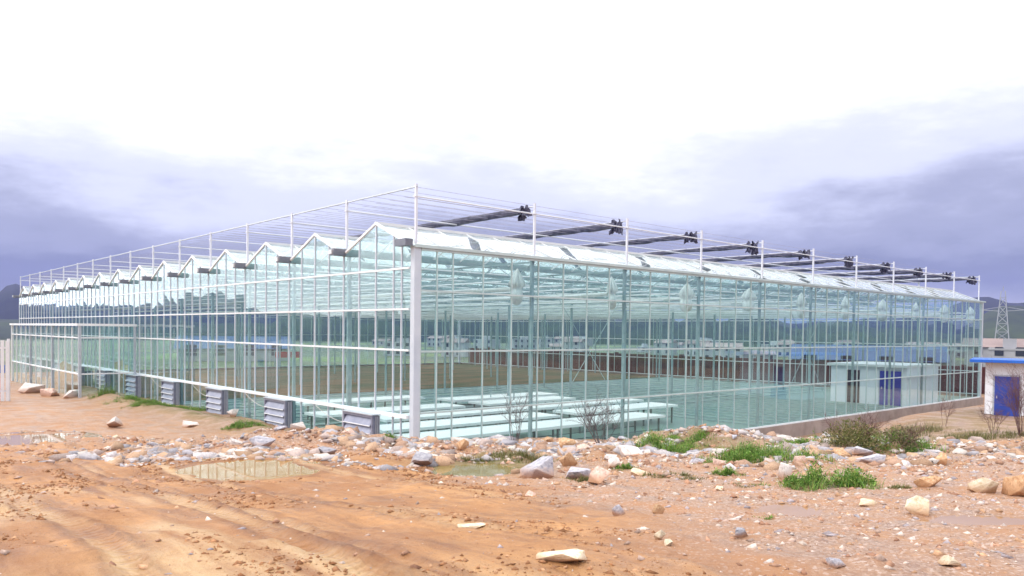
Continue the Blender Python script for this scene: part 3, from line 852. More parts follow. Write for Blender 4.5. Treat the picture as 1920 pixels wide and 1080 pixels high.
# hidden-side walls (west and north): joined glass
back = []
for i in range(60):
    for z0, z1 in ((0.22, 1.84), (1.84, 3.67), (3.67, 5.47), (5.47, 6.7)):
        back.append((pane_cached(0.98, z1 - z0 - gap, z1 - z0 - gap), (-i - 0.99, YEND, z0), 0.0))
for i in range(40):
    for z0, z1 in ((0.22, 1.84), (1.84, 3.67), (3.67, 5.47), (5.47, 6.7)):
        back.append((pane_cached(1.18, z1 - z0 - gap, z1 - z0 - gap), (-60.0, 0.15 + 1.2 * i, z0), math.pi / 2))
join_panes('pane', back, 'glass')
# mullions and rails
def mullion_mesh(h, mat, wide=0.030, deep=0.06):
    return MB().box(-wide / 2, wide / 2, -deep / 2, deep / 2, 0.0, h).mesh('mullion', mat)
MUL = {}
def mullion(x, y, z0, h, rz, name='mullion'):
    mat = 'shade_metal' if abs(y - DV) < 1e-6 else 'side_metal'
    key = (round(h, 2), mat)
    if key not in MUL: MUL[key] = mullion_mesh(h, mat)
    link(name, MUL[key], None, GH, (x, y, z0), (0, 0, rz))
for u in front_x:
    if u in (0.12, 59.88): continue
    mullion(-u, DV, 0.0, roof_z(u) - 0.0 if abs(u % GW) > 1e-3 else Z_GUT - 0.02, 0.0)
for y in side_y[:-1]:
    mullion(DU, y, 0.0, Z_EAVE - 0.03, math.pi / 2)
for i in range(1, 60):
    mullion(-i, YEND, 0.2, roof_z(i) - 0.2 if i % 4 else Z_GUT - 0.2, 0.0)
for i in range(1, 41):
    mullion(-60.0, 1.2 * i - 0.05, 0.2, Z_EAVE - 0.2, math.pi / 2)
def rail_x(z, y, deep=0.085, h=0.055):
    part('rail', MB().box(-59.9, -0.14, y - deep / 2, y + deep / 2, z - h / 2, z + h / 2), 'white_metal')
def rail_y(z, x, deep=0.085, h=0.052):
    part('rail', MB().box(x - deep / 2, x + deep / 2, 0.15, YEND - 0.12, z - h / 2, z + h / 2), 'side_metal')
for z in (Z_L1, Z_L2, Z_L3): rail_x(z, DV)
part('sill_beam', MB().box(-59.9, -0.14, DV - 0.10, DV + 0.06, Z_SILL_L - 0.05, Z_SILL_L + 0.05), 'white_metal')
for z in (Z_SILL_R, Z_R2, Z_R1): rail_y(z, DU)
part('rail', MB().box(-59.9, -0.14, DV - 0.05, DV + 0.05, 0.02, 0.09), 'white_metal')
part('rail', MB().box(DU - 0.05, DU + 0.05, 0.15, YEND - 0.12, 0.003, 0.07), 'white_metal')
for z in (0.22, 1.84, 3.67, 5.47):
    rail_x(z, YEND); rail_y(z, -60.0)
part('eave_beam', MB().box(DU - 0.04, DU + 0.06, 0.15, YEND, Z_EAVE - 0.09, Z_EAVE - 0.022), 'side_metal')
# hidden back gables' upper glass is left to the rails; roof
roof_len = YEND + 0.06 + 0.12
npan = 41
pw = roof_len / npan
for k in range(NG):
    xc = -GW * (k + 0.5)
    for sgn in (1, -1):
        L = 1.84 / math.cos(ang)
        if k == 0 and sgn == 1:
            rm = [pane_mesh(pw - 0.03, L - 0.05, L - 0.05, 'roof_glass', b_, s_) for b_, s_ in ((0.006, 0.006), (-0.005, 0.01), (0.009, -0.008), (0.002, 0.012), (-0.008, -0.006))]
            bar_me = MB().box(-0.018, 0.018, -0.02, 0.02, 0, L).mesh('roof_bar', 'white_metal')
            for i in range(npan):
                o = link('roof_pane', random.choice(rm), None, GH)
                mt = Matrix.Translation((xc + 1.84, -0.12 + i * pw + 0.015, Z_GUT + 0.10)) @ Matrix.Rotation(random.gauss(0, 0.004), 4, 'X') @ Matrix.Rotation(-(math.pi / 2 - ang) + random.gauss(0, 0.004), 4, 'Y') @ Matrix.Rotation(math.pi / 2, 4, 'Z')
                o.matrix_local = mt
                o = link('roof_bar', bar_me, None, GH)
                o.matrix_local = Matrix.Translation((xc + 1.84, -0.12 + i * pw, Z_GUT + 0.10)) @ Matrix.Rotation(-(math.pi / 2 - ang), 4, 'Y') @ Matrix.Rotation(math.pi / 2, 4, 'Z')
        else:
            if ('roof', sgn) not in PC:
                V, F = [], []
                mb = MB()
                for i in range(npan):
                    y0 = -0.12 + i * pw + 0.015; y1 = y0 + pw - 0.03
                    e = random.gauss(0, 0.006)
                    b = len(V)
                    for dz in (0, 0.006):
                        V += [(sgn * 1.84, y0, Z_GUT + 0.10 + dz + e), (sgn * 1.84, y1, Z_GUT + 0.10 + dz - e), (0.03 * sgn, y1, Z_PEAK + dz + e), (0.03 * sgn, y0, Z_PEAK + dz - e)]
                    F += [tuple(b + q for q in t) for t in ((0, 3, 2, 1), (4, 5, 6, 7), (0, 1, 5, 4), (1, 2, 6, 5), (2, 3, 7, 6), (3, 0, 4, 7))]
                    mb.bar((sgn * 1.84, y0 - 0.015, Z_GUT + 0.105), (0.0, y0 - 0.015, Z_PEAK + 0.005), 0.035, 0.04)
                me = bpy.data.meshes.new('roof_slope'); me.from_pydata(V, [], F); me.update(); me.materials.append(M['roof_glass_far'])
                PC[('roof', sgn)] = me; PC[('bars', sgn)] = mb.mesh('roof_bar', 'white_metal')
            tag(link('roof_slope', PC[('roof', sgn)], None, GH, (xc, 0, 0)), kind='stuff')
            tag(link('roof_bar', PC[('bars', sgn)], None, GH, (xc, 0, 0)), kind='stuff')
# trusses across the bays and tie rods
tm = MB()
tm.bar((0, 0, 6.62), (-60, 0, 6.62), 0.06); tm.bar((0, 0, 6.10), (-60, 0, 6.10), 0.06)
for i in range(60):
    tm.bar((-i, 0, 6.10 if i % 2 else 6.62), (-i - 1, 0, 6.62 if i % 2 else 6.10), 0.028)
truss_me = tm.mesh('truss', 'inner_metal')
for j in range(1, NB): link('truss', truss_me, None, GH, (0, BL * j, 0))
# screen drive tubes and support wires inside
pipe_me = MB().bar((-0.1, 0, 0), (-59.9, 0, 0), 0.045, n=6).mesh('drive_tube', 'white_metal')
for j in range(NB):
    for q, (dy, z) in enumerate(((1.6, 5.92), (2.4, 5.60), (3.4, 5.90))):
        link('drive_tube', pipe_me, None, GH, (0, BL * j + dy, z))
hw = MB().bar((0, 0.3, 0), (0, YEND - 0.3, 0), 0.010, n=3).mesh('screen_wire', 'inner_metal')
for i in range(75):
    link('screen_wire', hw, None, GH, (-0.5 - 0.8 * i, 0, 5.70 if i % 2 else 5.96))
fp_me = MB().bar((0, 0.6, 0), (0, YEND - 0.6, 0), 0.07, n=6).mesh('floor_pipe', 'inner_metal')
for i in range(12):
    if -27 < -9.0 - 1.55 * i: link('floor_pipe', fp_me, None, GH, (-9.0 - 1.55 * i, 0, 0.10))
fpx = MB().bar((-26.5, 0, 0), (-0.4, 0, 0), 0.05, n=6).mesh('floor_pipe', 'inner_metal')
for i in range(13): link('floor_pipe', fpx, None, GH, (0, 19.6 + 1.2 * i, 0.05))
pur_me = MB().bar((0, 0.2, 0), (0, YEND - 0.2, 0), 0.05, n=6).mesh('purlin', 'white_metal')
for k in range(NG):
    for dx in (2.0,): link('purlin', pur_me, None, GH, (-GW * k - 0.6 - dx, 0, 6.36 if dx else 6.52))
# wind braces
for y0, y1 in ((BL * 2, BL * 3), (BL * 6, BL * 7)):
    part('brace', MB().bar((-4.0, y0, 0.6), (-4.0, y1, 6.2), 0.03, n=6), 'inner_metal')
    part('brace', MB().bar((-4.0, y1, 0.6), (-4.0, y0, 6.2), 0.03, n=6), 'inner_metal')
# slack cable along the sill
def cable_pts(p0, p1, sag, n=10):
    out = []
    for i in range(n + 1):
        t = i / n
        out.append((p0[0] + (p1[0] - p0[0]) * t, p0[1] + (p1[1] - p0[1]) * t, p0[2] + (p1[2] - p0[2]) * t - sag * 4 * t * (1 - t)))
    return out

# ------------------------------------------------------------------ shade curtains (outside) and inner screens
def fold_mesh(name, length, seed, w, h, mat, droop=0.12):
    n, m_ = 220, 9
    V, F = [], []
    rs = np.random.default_rng(seed)
    ph = rs.uniform(0, 50)
    for i in range(n + 1):
        x = -length * i / n
        a = float(fbm(np.array([x * 0.45 + ph]), np.array([1.0]), seed, 4)[0]); b = float(fbm(np.array([x * 2.2 + ph]), np.array([4.0]), seed + 5, 3)[0])
        ww = w * (0.75 + 0.6 * b); hh = h * (0.35 + 1.3 * a) + 0.05 * b
        for q in range(m_):
            t = 2 * math.pi * q / m_
            py_ = math.cos(t) * ww / 2 * (1 + 0.25 * math.sin(3 * t + x * 3 + ph))
            pz = -0.02 + (min(0.03, math.sin(t) * 0.06) if math.sin(t) > 0 else math.sin(t) * hh)
            V.append((x, py_, pz))
    for i in range(n):
        for q in range(m_):
            a = i * m_ + q; b = i * m_ + (q + 1) % m_
            F.append((a, b, b + m_, a + m_))
    F.append(tuple(range(m_))); F.append(tuple(n * m_ + m_ - 1 - q for q in range(m_)))
    me = bpy.data.meshes.new(name); me.from_pydata(V, [], F); me.polygons.foreach_set('use_smooth', [True] * len(F)); me.update()
    me.materials.append(M[mat]); return me
def drape_mesh(name, seed, wid, hgt, mat):
    """crumpled cloth end hanging in folds, a closed double sheet"""
    rs = np.random.default_rng(seed); n, m_ = 44, 10
    ph = rs.uniform(0, 6, 6); V, F = [], []
    for side in (0, 1):
        for j in range(m_ + 1):
            v = j / m_
            for i in range(n + 1):
                u = i / n
                x = -wid * (0.5 + (u - 0.5) * (0.92 + 0.12 * v + 0.06 * math.sin(5 * v + ph[0])))
                y = 0.055 * (0.6 + 0.5 * v) * math.sin(u * 37 + ph[1] + 1.2 * math.sin(3 * v + ph[2])) + 0.05 * math.sin(u * 9 + ph[3] + 5 * v) + 0.03 * math.sin(11 * v + 13 * u + ph[4]) + side * 0.03
                bot = 0.86 + 0.12 * math.sin(u * 5 + ph[4]) + 0.06 * math.sin(u * 23 + ph[0])
                z = 0.06 * math.sin(u * 15 + ph[3]) * (1 - v) - hgt * v * bot + 0.05
                V.append((x, y, z))
    n1 = (n + 1) * (m_ + 1)
    for j in range(m_):
        for i in range(n):
            a = j * (n + 1) + i
            F.append((a, a + 1, a + n + 2, a + n + 1)); F.append((n1 + a, n1 + a + n + 1, n1 + a + n + 2, n1 + a + 1))
    me = bpy.data.meshes.new(name); me.from_pydata(V, [], F); me.polygons.foreach_set('use_smooth', [True] * len(F)); me.update()
    me.materials.append(M[mat]); return me
def bunch_mesh(name, seed, mat):
    """gathered pale cloth: a pleated cone over a rounded bag"""
    rs = np.random.default_rng(seed); m_ = 40; V, F = [], []
    prof = [(0.0, 0.02), (-0.10, 0.10), (-0.30, 0.24), (-0.50, 0.34), (-0.58, 0.28), (-0.64, 0.22), (-0.74, 0.27), (-0.90, 0.31), (-1.08, 0.26), (-1.18, 0.12), (-1.20, 0.01)]
    ph = rs.uniform(0, 6, 3)
    for jz, (z, r_) in enumerate(prof):
        for q in range(m_):
            t = 2 * math.pi * q / m_
            k = 0.24 if jz < 5 else 0.05
            rad = r_ * (1 + k * math.sin(9 * t + ph[0]) + 0.5 * k * math.sin(14 * t + ph[1])) * (0.9 + 0.2 * math.sin(2 * t + ph[2]))
            V.append((rad * math.cos(t), rad * math.sin(t) * 0.8, z + 0.03 * math.sin(5 * t + ph[1]) * (1 if 1 < jz < 6 else 0)))
    for jz in range(len(prof) - 1):
        for q in range(m_):
            a = jz * m_ + q; b = jz * m_ + (q + 1) % m_
            F.append((a, b, b + m_, a + m_))
    me = bpy.data.meshes.new(name); me.from_pydata(V, [], F); me.polygons.foreach_set('use_smooth', [True] * len(F)); me.update()
    me.materials.append(M[mat]); return me
ORD = ['', 'first', 'second', 'third', 'fourth', 'fifth', 'sixth', 'seventh', 'eighth', 'ninth', 'last']
for j in range(1, NB + 1):
    c = empty('shade_curtain', (-0.15, BL * j - 0.16, Z_TUBE - 0.06))
    tag(c, f'folded dark shade curtain on the {ORD[j]} roof line counted from the near corner', 'curtain', 'dark shade curtains folded above the roof')
    link('folded_cloth', fold_mesh('folded_cloth', 59.5, 100 + j, 0.13, 0.18, 'dark_cloth'), None, c, (-0.30, 0, 0))
    link('gathered_end', drape_mesh('gathered_end', 200 + j, 0.62, 0.52, 'dark_cloth'), None, c, (0, 0.05, 0.02), (0, 0, random.uniform(-.2, .2)), (random.uniform(.85, 1.1), 1, random.uniform(.85, 1.15)))
    c2 = empty('inner_screen', (-0.3, BL * j - 0.38, 5.78))
    tag(c2, f'gathered pale inner screen by the {ORD[j]} column along the long glass wall', 'curtain', 'pale screens gathered inside the long wall')
    link('folded_cloth', fold_mesh('folded_cloth', 58.8, 300 + j, 0.11, 0.075, 'pale_cloth'), None, c2, (-0.3, 0, 0))
    if j % 1 == 0:
        link('gathered_end', bunch_mesh('gathered_end', 400 + j, 'pale_cloth'), None, c2, (-0.1, 0, 0.62), (random.uniform(-.06, .06), random.uniform(-.06, .06), random.uniform(0, 3)), (random.uniform(.8, 1.1), random.uniform(.8, 1.1), random.uniform(.88, 1.1)))

# ------------------------------------------------------------------ exhaust fans along the gable wall
def make_fan():
    r_ = empty('exhaust_fan')
    w, h, dp = 1.76, 1.62, 0.26
    hb = MB()
    hb.box(-w / 2, w / 2, 0.06, dp, 0, h)                 # housing body
    link('housing', hb.mesh('housing', 'fan_metal'), None, r_)
    fr = MB()
    fr.box(-w / 2 - .02, -w / 2 + 0.07, -0.02, 0.062, -0.02, h + 0.02); fr.box(w / 2 - 0.07, w / 2 + .02, -0.02, 0.062, -0.02, h + 0.02)
    fr.box(-w / 2 + 0.071, w / 2 - 0.071, -0.02, 0.062, h - 0.06, h + 0.02); fr.box(-w / 2 + 0.071, w / 2 - 0.071, -0.02, 0.062, -0.02, 0.06)
    link('frame', fr.mesh('frame', 'fan_metal'), None, r_)
    n = 6
    lv = MB()
    ph = (h - 0.14) / n
    lv.v = [(-w / 2 + .08, -0.05, 0), (w / 2 - .08, -0.05, 0), (w / 2 - .08, 0.05, ph * 0.92), (-w / 2 + .08, 0.05, ph * 0.92),
            (-w / 2 + .08, -0.035, -0.01), (w / 2 - .08, -0.035, -0.01), (w / 2 - .08, 0.058, ph * 0.90), (-w / 2 + .08, 0.058, ph * 0.90)]
    lv.f = [(0, 1, 2, 3), (7, 6, 5, 4), (0, 4, 5, 1), (2, 6, 7, 3), (1, 5, 6, 2), (3, 7, 4, 0)]
    lme = lv.mesh('louvre_blade', 'fan_metal')
    lip_me = MB().box(-w / 2 + .08, w / 2 - .08, -0.075, -0.052, -0.006, 0.022).mesh('blade_lip', 'white_metal')
    for i in range(n):
        bl_ = link('louvre_blade', lme, None, r_, (0, 0, 0.07 + i * ph))
        link('blade_lip', lip_me, None, bl_)
    sd = MB()
    for yy in (0.11, 0.17, 0.23):
        sd.box(w / 2, w / 2 + 0.02, yy - 0.012, yy + 0.012, 0.02, h - 0.02)
    link('side_rib', sd.mesh('side_rib', 'louvre'), None, r_)
    hd = MB().box(-w / 2 - 0.04, w / 2 + 0.04, -0.06, dp - 0.003, h + 0.022, h + 0.05)
    link('hood', hd.mesh('hood', 'galv'), None, r_)
    return r_
def dup(root):
    r_ = root.copy(); COL.objects.link(r_)
    for ch in list(root.children):
        c = ch.copy(); COL.objects.link(c); c.parent = r_; c.matrix_parent_inverse = ch.matrix_parent_inverse
        for gch in ch.children:
            d_ = gch.copy(); COL.objects.link(d_); d_.parent = c
    return r_
fan0 = make_fan()
for i in range(10):
    o = fan0 if i == 0 else dup(fan0)
    o.location = (-2.45 - 5.95 * i, DV - 0.36, 0.03)
    tag(o, f'grey louvred exhaust fan box, {["nearest to the big corner post", "second from the corner post", "third from the corner post", "fourth from the corner post", "fifth from the corner post, next to the glass porch", "sixth from the corner post, seen through the porch glass", "seventh from the corner, inside the porch glass", "eighth from the corner, inside the porch glass", "ninth from the corner post", "farthest from the corner post"][i]}', 'exhaust fan', 'exhaust fans along the gable wall')
for i in range(5):
    x0 = -1.5 - 5.95 * i
    pts = cable_pts((x0, DV - 0.13, 1.66), (x0 - 4.2, DV - 0.13, 1.66), 0.42)
    mb = MB()
    for a, b in zip(pts[:-1], pts[1:]): mb.bar(a, b, 0.018, n=5)
    tag(mb.build('hanging_cable', 'cable'), f'slack pale cable drooping under the sill beside {["the first fan", "the second fan", "the third fan", "the fourth fan", "the fifth fan"][i]} from the corner post', 'cable', 'cables under the sill')

# ------------------------------------------------------------------ glass porch on the gable wall
PX0, PX1, PY = -45.2, -26.3, -2.95
porch = empty('glass_porch', (0, 0, 0))
tag(porch, 'low flat-roofed glass porch attached to the far part of the gable wall', 'porch')
def pp(name, mb, mat): return mb.build(name, mat, porch)
PZ = 4.32
for x in np.linspace(PX0, PX1, 4):
    pp('post', MB().box(x - 0.07, x + 0.07, PY - 0.07, PY + 0.07, -0.2, PZ), 'galv' if x > PX0 + 5 else 'white_metal')
for i, x in enumerate(np.linspace(PX0, PX1, 13)[1:-1]):
    if (i + 1) % 4: pp('mullion', MB().box(x - 0.025, x + 0.025, PY - 0.04, PY + 0.04, 0.0, PZ - 0.05), 'white_metal')
pp('post', MB().box(PX1 - 0.07, PX1 + 0.07, DV - 0.22, DV - 0.11, -0.2, PZ), 'galv')
for y in np.linspace(PY, DV, 4)[1:-1]:
    pp('mullion', MB().box(PX1 - 0.035, PX1 + 0.035, y - 0.025, y + 0.025, 0.0, PZ - 0.05), 'white_metal')
for z in (1.80, 3.70):
    pp('rail', MB().box(PX0 + 0.08, PX1 - 0.08, PY - 0.05, PY + 0.05, z - 0.035, z + 0.035), 'white_metal')
    pp('rail', MB().box(PX1 - 0.05, PX1 + 0.05, PY + 0.08, DV - 0.23, z - 0.033, z + 0.033), 'white_metal')
pp('roof_edge', MB().box(PX0 - 0.15, PX1 + 0.15, PY - 0.15, PY + 0.05, PZ + 0.003, PZ + 0.13), 'white_metal')
pp('roof_edge', MB().box(PX1 - 0.05, PX1 + 0.15, PY + 0.052, DV - 0.10, PZ + 0.003, PZ + 0.13), 'white_metal')
pp('roof_sheet', MB().box(PX0 - 0.1, PX1 - 0.06, PY + 0.06, DV - 0.12, PZ + 0.01, PZ + 0.05), 'roof_glass')
xs = np.linspace(PX0, PX1, 13)
for a, b in zip(xs[:-1], xs[1:]):
    for z0, z1 in ((0.02, 1.80), (1.80, 3.70), (3.70, PZ)):
        o = link('pane', pane_cached(b - a - 0.03, z1 - z0 - 0.02, z1 - z0 - 0.02), None, porch, (a + 0.015, PY, z0 + 0.01), (random.gauss(0, .0015), 0, random.gauss(0, .003)))
ys = np.linspace(PY + 0.07, DV - 0.2, 4)
for a, b in zip(ys[:-1], ys[1:]):
    for z0, z1 in ((0.02, 1.80), (1.80, 3.70), (3.70, PZ)):
        link('pane', pane_cached(b - a - 0.03, z1 - z0 - 0.02, z1 - z0 - 0.02), None, porch, (PX1, a + 0.015, z0 + 0.01), (random.gauss(0, .002), 0, math.pi / 2 + random.gauss(0, .003)))

# ------------------------------------------------------------------ benches
def bench(label, x0, x1, y0, y1, z=0.85):
    b = empty('propagation_bench', ((x0 + x1) / 2, y0, 0))
    tag(b, label, 'bench', 'white benches inside the near corner')
    w = (x1 - x0) / 2; L = y1 - y0
    top = MB(); top.box(-w, w, 0, L, z - 0.05, z)
    link('tray', top.mesh('tray', 'bench_film'), None, b)
    rim = MB(); rim.box(-w - 0.03, -w - 0.002, -0.03, L + 0.03, z - 0.07, z + 0.03); rim.box(w + 0.002, w + 0.03, -0.03, L + 0.03, z - 0.07, z + 0.03)
    rim.box(-w, w, -0.03, -0.002, z - 0.07, z + 0.03); rim.box(-w, w, L + 0.002, L + 0.03, z - 0.07, z + 0.03)
    link('rim', rim.mesh('rim', 'bench_film'), None, b)
    leg = MB().box(-0.03, 0.03, -0.03, 0.03, 0.0, z - 0.055).mesh('leg', 'bench_leg')
    n = max(2, int(L / 1.8) + 1)
    for i in range(n):
        for s in (-1, 1):
            link('leg', leg, None, b, (s * (w - 0.15), 0.2 + (L - 0.4) * i / (n - 1), 0))
    br = MB()
    for s in (-1, 1): br.box(s * (w - 0.15) - 0.015, s * (w - 0.15) + 0.015, 0.24, L - 0.24, 0.28, 0.31)
    link('brace', br.mesh('brace', 'bench_leg'), None, b)
    return b
bench('white bench right behind the long glass wall, nearest to the corner post', -2.45, -0.9, 0.9, 13.2)
bench('white bench in the second row from the long glass wall', -5.05, -3.5, 1.2, 9.6)
bench('longest white bench, in the third row from the long glass wall', -7.75, -6.2, 3.0, 18.4)
bench('short white bench behind the gable glass, fourth row', -10.45, -8.9, 1.8, 8.9)
bench('white bench standing alone deeper inside, beyond the longest one', -12.9, -11.35, 10.2, 17.4)
bench('white bench farthest inside, seen left of the corner post', -15.2, -13.6, 3.4, 10.0)
bench('white bench beyond the end of the second-row bench', -5.05, -3.5, 10.8, 17.6)
bench('white bench between the longest and the lone deep bench', -10.45, -8.9, 10.4, 16.2)
rk = empty('pipe_trolley', (-11.0, 7.0, 0))
tag(rk, 'low wire trolley of thin pipes between the white benches', 'trolley')
for sx in (-0.9, 0.9):
    for sy in (0.0, 6.0):
        MB().box(sx - .02, sx + .02, sy - .02, sy + .02, 0, 1.25).build('leg', 'inner_metal', rk)
MB().box(-0.88, 0.88, 0.03, 5.97, 0.55, 0.60).build('shelf', 'bench_leg', rk)
for sx in (-0.9, 0.9): MB().box(sx - .018, sx + .018, 0.02, 5.98, 1.21, 1.245).build('rail', 'inner_metal', rk)

# equipment room inside, near the far end
rm = empty('equipment_room', (-2.45, 36.0, 0))
tag(rm, 'white equipment room with blue door standing inside the far end of the greenhouse', 'room')
MB().box(-2.42, 2.30, 0, 5.0, 0, 2.35).build('wall', 'white_wall', rm)
MB().box(-2.6, 2.36, -0.2, 5.2, 2.353, 2.5).build('roof', 'white_metal', rm)
for q in ((0.64, 0.718, -0.03, -0.003, 0.02, 2.2), (1.982, 2.06, -0.03, -0.003, 0.02, 2.2), (0.719, 1.981, -0.03, -0.003, 2.123, 2.2)):
    MB().box(*q).build('door_frame', 'galv', rm)
dr = MB().box(0.72, 1.98, -0.06, -0.003, 0.02, 2.12).build('door', 'blue_door', rm)
MB().box(0.82, 0.88, -0.11, -0.063, 1.0, 1.14).build('handle', 'galv', dr)
MB().box(-1.35, -0.55, -0.04, -0.003, 0.02, 2.1).build('window', 'dark_window', rm)

# red-brown brick boundary wall behind the greenhouse: brick courses as real steps
bw = empty('boundary_wall', (0, 53.0, 0))
tag(bw, 'long low red-brown wall behind the far side of the greenhouse', 'wall')
for i in range(18):
    x0 = -64 + i * 4.4
    MB().box(x0, x0 + 4.0, 0, 0.24, -0.5, 1.95 + 0.05 * random.random()).build('panel', 'brick', bw)
    MB().box(x0 + 4.002, x0 + 4.398, -0.06, 0.30, -0.5, 2.12).build('pier', 'brick', bw)

# ------------------------------------------------------------------ hut on the right
hx, hy = site(39.7, 24.25)
hut = empty('utility_hut', (hx, hy, 0.08), 0.26)
tag(hut, 'small white hut with blue door and blue roof edge', 'hut')
MB().box(0, 4.2, 0, 3.4, -0.4, 2.90).build('wall', 'white_wall', hut)
sl = MB().box(-0.65, 4.6, -0.55, 3.9, 2.904, 2.95).build('roof', 'concrete', hut)
for q in ((-0.68, 4.63, -0.58, -0.552, 2.92, 3.06), (-0.68, -0.652, -0.55, 3.9, 2.92, 3.06)):
    MB().box(*q).build('fascia', 'blue_trim', sl)
MB().box(-0.65, 4.6, -0.55, 3.9, 2.953, 3.05).build('roof', 'blue_trim', hut)
for q in ((0.34, 0.418, -0.03, -0.003, 0.1, 2.30), (1.482, 1.56, -0.03, -0.003, 0.1, 2.30), (0.419, 1.481, -0.03, -0.003, 2.223, 2.30)):
    MB().box(*q).build('door_frame', 'galv', hut)
MB().box(-0.02, 4.22, -0.02, -0.004, -0.4, 0.28).build('plinth', 'concrete', hut)
hd_ = MB().box(0.42, 1.48, -0.05, -0.021, 0.16, 2.22).build('door', 'blue_door', hut)
MB().box(0.50, 0.54, -0.09, -0.053, 1.1, 1.24).build('handle', 'galv', hd_)

# far brick parapet behind the hut
pw_ = empty('brick_parapet', (2.0, 62.0, 0), 0.0)
tag(pw_, 'reddish brick parapet rising just above the hut roof', 'wall')
for i in range(9):
    MB().box(-2 + i * 2.6, -2 + i * 2.6 + 2.2, 0, 0.3, -0.5, 2.95).build('panel', 'brick_red', pw_)
    MB().box(-2 + i * 2.6 + 2.202, -2 + i * 2.6 + 2.598, -0.05, 0.35, -0.5, 3.10).build('pier', 'brick_red', pw_)

# ------------------------------------------------------------------ town houses, pylon
def house(x, y, w, d_, h, rz, blue=False, label='', group=None, storeys=2, z=-0.4):
    o = empty('town_house', (x, y, z), rz)
    pitched = random.random() < 0.45 or blue
    if group: label = label.replace('village house', ('blue-roofed' if blue else 'pitched-roof' if pitched else 'flat-roof') + (' two-storey' if storeys > 1 else ' low') + ' village house')
    tag(o, label, 'house', group)
    MB().box(-w / 2, w / 2, -d_ / 2, d_ / 2, 0, h).build('wall', 'house_wall', o)
    if pitched:
        mb = MB(); k = 0.35
        mb.v = [(-w / 2 - k, -d_ / 2 - k, h + .003), (w / 2 + k, -d_ / 2 - k, h + .003), (w / 2 + k, d_ / 2 + k, h + .003), (-w / 2 - k, d_ / 2 + k, h + .003), (-w / 2 - k, 0, h + 1.6), (w / 2 + k, 0, h + 1.6)]
        mb.f = [(0, 1, 5, 4), (2, 3, 4, 5), (0, 4, 3), (1, 2, 5), (0, 3, 2, 1)]
        mb.build('roof', 'blue_roof' if blue else 'house_roof', o)
    else:
        mb = MB(); mb.box(-w / 2 - .1, w / 2 + .1, -d_ / 2 - .1, d_ / 2 + .1, h + .003, h + 0.35); mb.box(-w / 6, w / 6, -d_ / 4, d_ / 4, h + .353, h + 2.0)
        mb.build('roof', 'house_wall', o)
    wm = MB().box(-0.65, 0.65, -0.04, 0.04, 0, 1.4).mesh('window', 'dark_window')
    n = max(2, int(w / 3.2))
    for s_ in range(storeys):
        for i in range(n):
            for sg in (-1, 1):
                link('window', wm, None, o, (-w / 2 + (i + 0.5) * w / n, sg * (d_ / 2 + 0.035), 1.0 + s_ * 3.1))
    return o
rs = random.Random(3)
for i in range(44):
    px = rs.uniform(700, 1890); dist = rs.uniform(300, 600)
    a = px_az(px)
    x = CAM[0] + dist * math.cos(a); y = CAM[1] + dist * math.sin(a)
    st = rs.choice((1, 2, 2))
    house(x, y, rs.uniform(6, 15), rs.uniform(6, 9), st * 2.6 + rs.uniform(0, 0.8), a + rs.uniform(0.9, 2.2), False, 'pale village house far behind the greenhouse', 'village houses behind the greenhouse', st, -6.2)
for i in range(14):
    a = px_az(960) + rs.uniform(1.3, 2.6); dist = rs.uniform(300, 480)
    x = -20 + dist * math.cos(a); y = -20 + dist * math.sin(a)
    house(x, y, rs.uniform(8, 16), rs.uniform(7, 10), rs.choice((3.4, 6.5)), a + rs.uniform(0.9, 2.2), i % 3 == 0, 'pale village house mirrored in the gable glass', 'village houses mirrored in the gable wall', 1, -6.2)
# white building right of the greenhouse
for px, dist, w, h, st, lb in ((1862, 170, 9, 5.4, 2, 'white two-storey house left of the pylon foot'), (1893, 160, 6, 5.0, 2, 'low white house with reddish base right of the pylon foot')):
    a = px_az(px); house(CAM[0] + dist * math.cos(a), CAM[1] + dist * math.sin(a), w, 8, h, a - math.pi / 2, False, lb, None, st, -3.0)
# long blue-roofed sheds seen past the left end
for px, dist, w, lb in ((440, 112, 14, 'blue-roofed shed behind the west side of the greenhouse'), (1625, 95, 15, 'long blue-roofed shed behind the equipment room')):
    a = px_az(px); house(CAM[0] + dist * math.cos(a), CAM[1] + dist * math.sin(a), w, 8, 1.9, a - math.pi / 2, True, lb, None, 1, -0.3)
def pylon(px, dist, h):
    a = px_az(px)
    o = empty('lattice_pylon', (CAM[0] + dist * math.cos(a), CAM[1] + dist * math.sin(a), -1), a - math.pi / 2)
    tag(o, 'steel lattice power pylon standing behind the hut', 'pylon')
    b0, b1 = 1.9, 0.45
    def cor(z):
        t = min(1, z / h); w = b0 * (1 - t) + b1 * t
        return [(-w, -w, z), (w, -w, z), (w, w, z), (-w, w, z)]
    lv = np.linspace(0, h * 0.9, 8)
    for q in range(4):
        MB().bar(cor(0)[q], cor(h)[q], 0.22).build('leg', 'pylon', o)
    br = MB()
    for z0, z1 in zip(lv[:-1], lv[1:]):
        c0, c1 = cor(z0), cor(z1)
        for q in range(4):
            br.bar(c0[q], c1[(q + 1) % 4], 0.12); br.bar(c1[q], c0[(q + 1) % 4], 0.12); br.bar(c1[q], c1[(q + 1) % 4], 0.12)
    br.build('lattice', 'pylon', o)
    for z, L in ((h * 0.70, 4.6),):
        for s in (-1, 1):
            MB().bar((s * 0.5, 0, z), (s * L, 0, z + 0.3), 0.16).bar((s * 0.5, 0, z + 1.1), (s * L, 0, z + 0.32), 0.14).build('cross_arm', 'pylon', o)
    MB().bar((0, 0, h), (0, 0, h + 1.2), 0.18).build('peak', 'pylon', o)
    return o
pylon(1878, 235, 17.0)

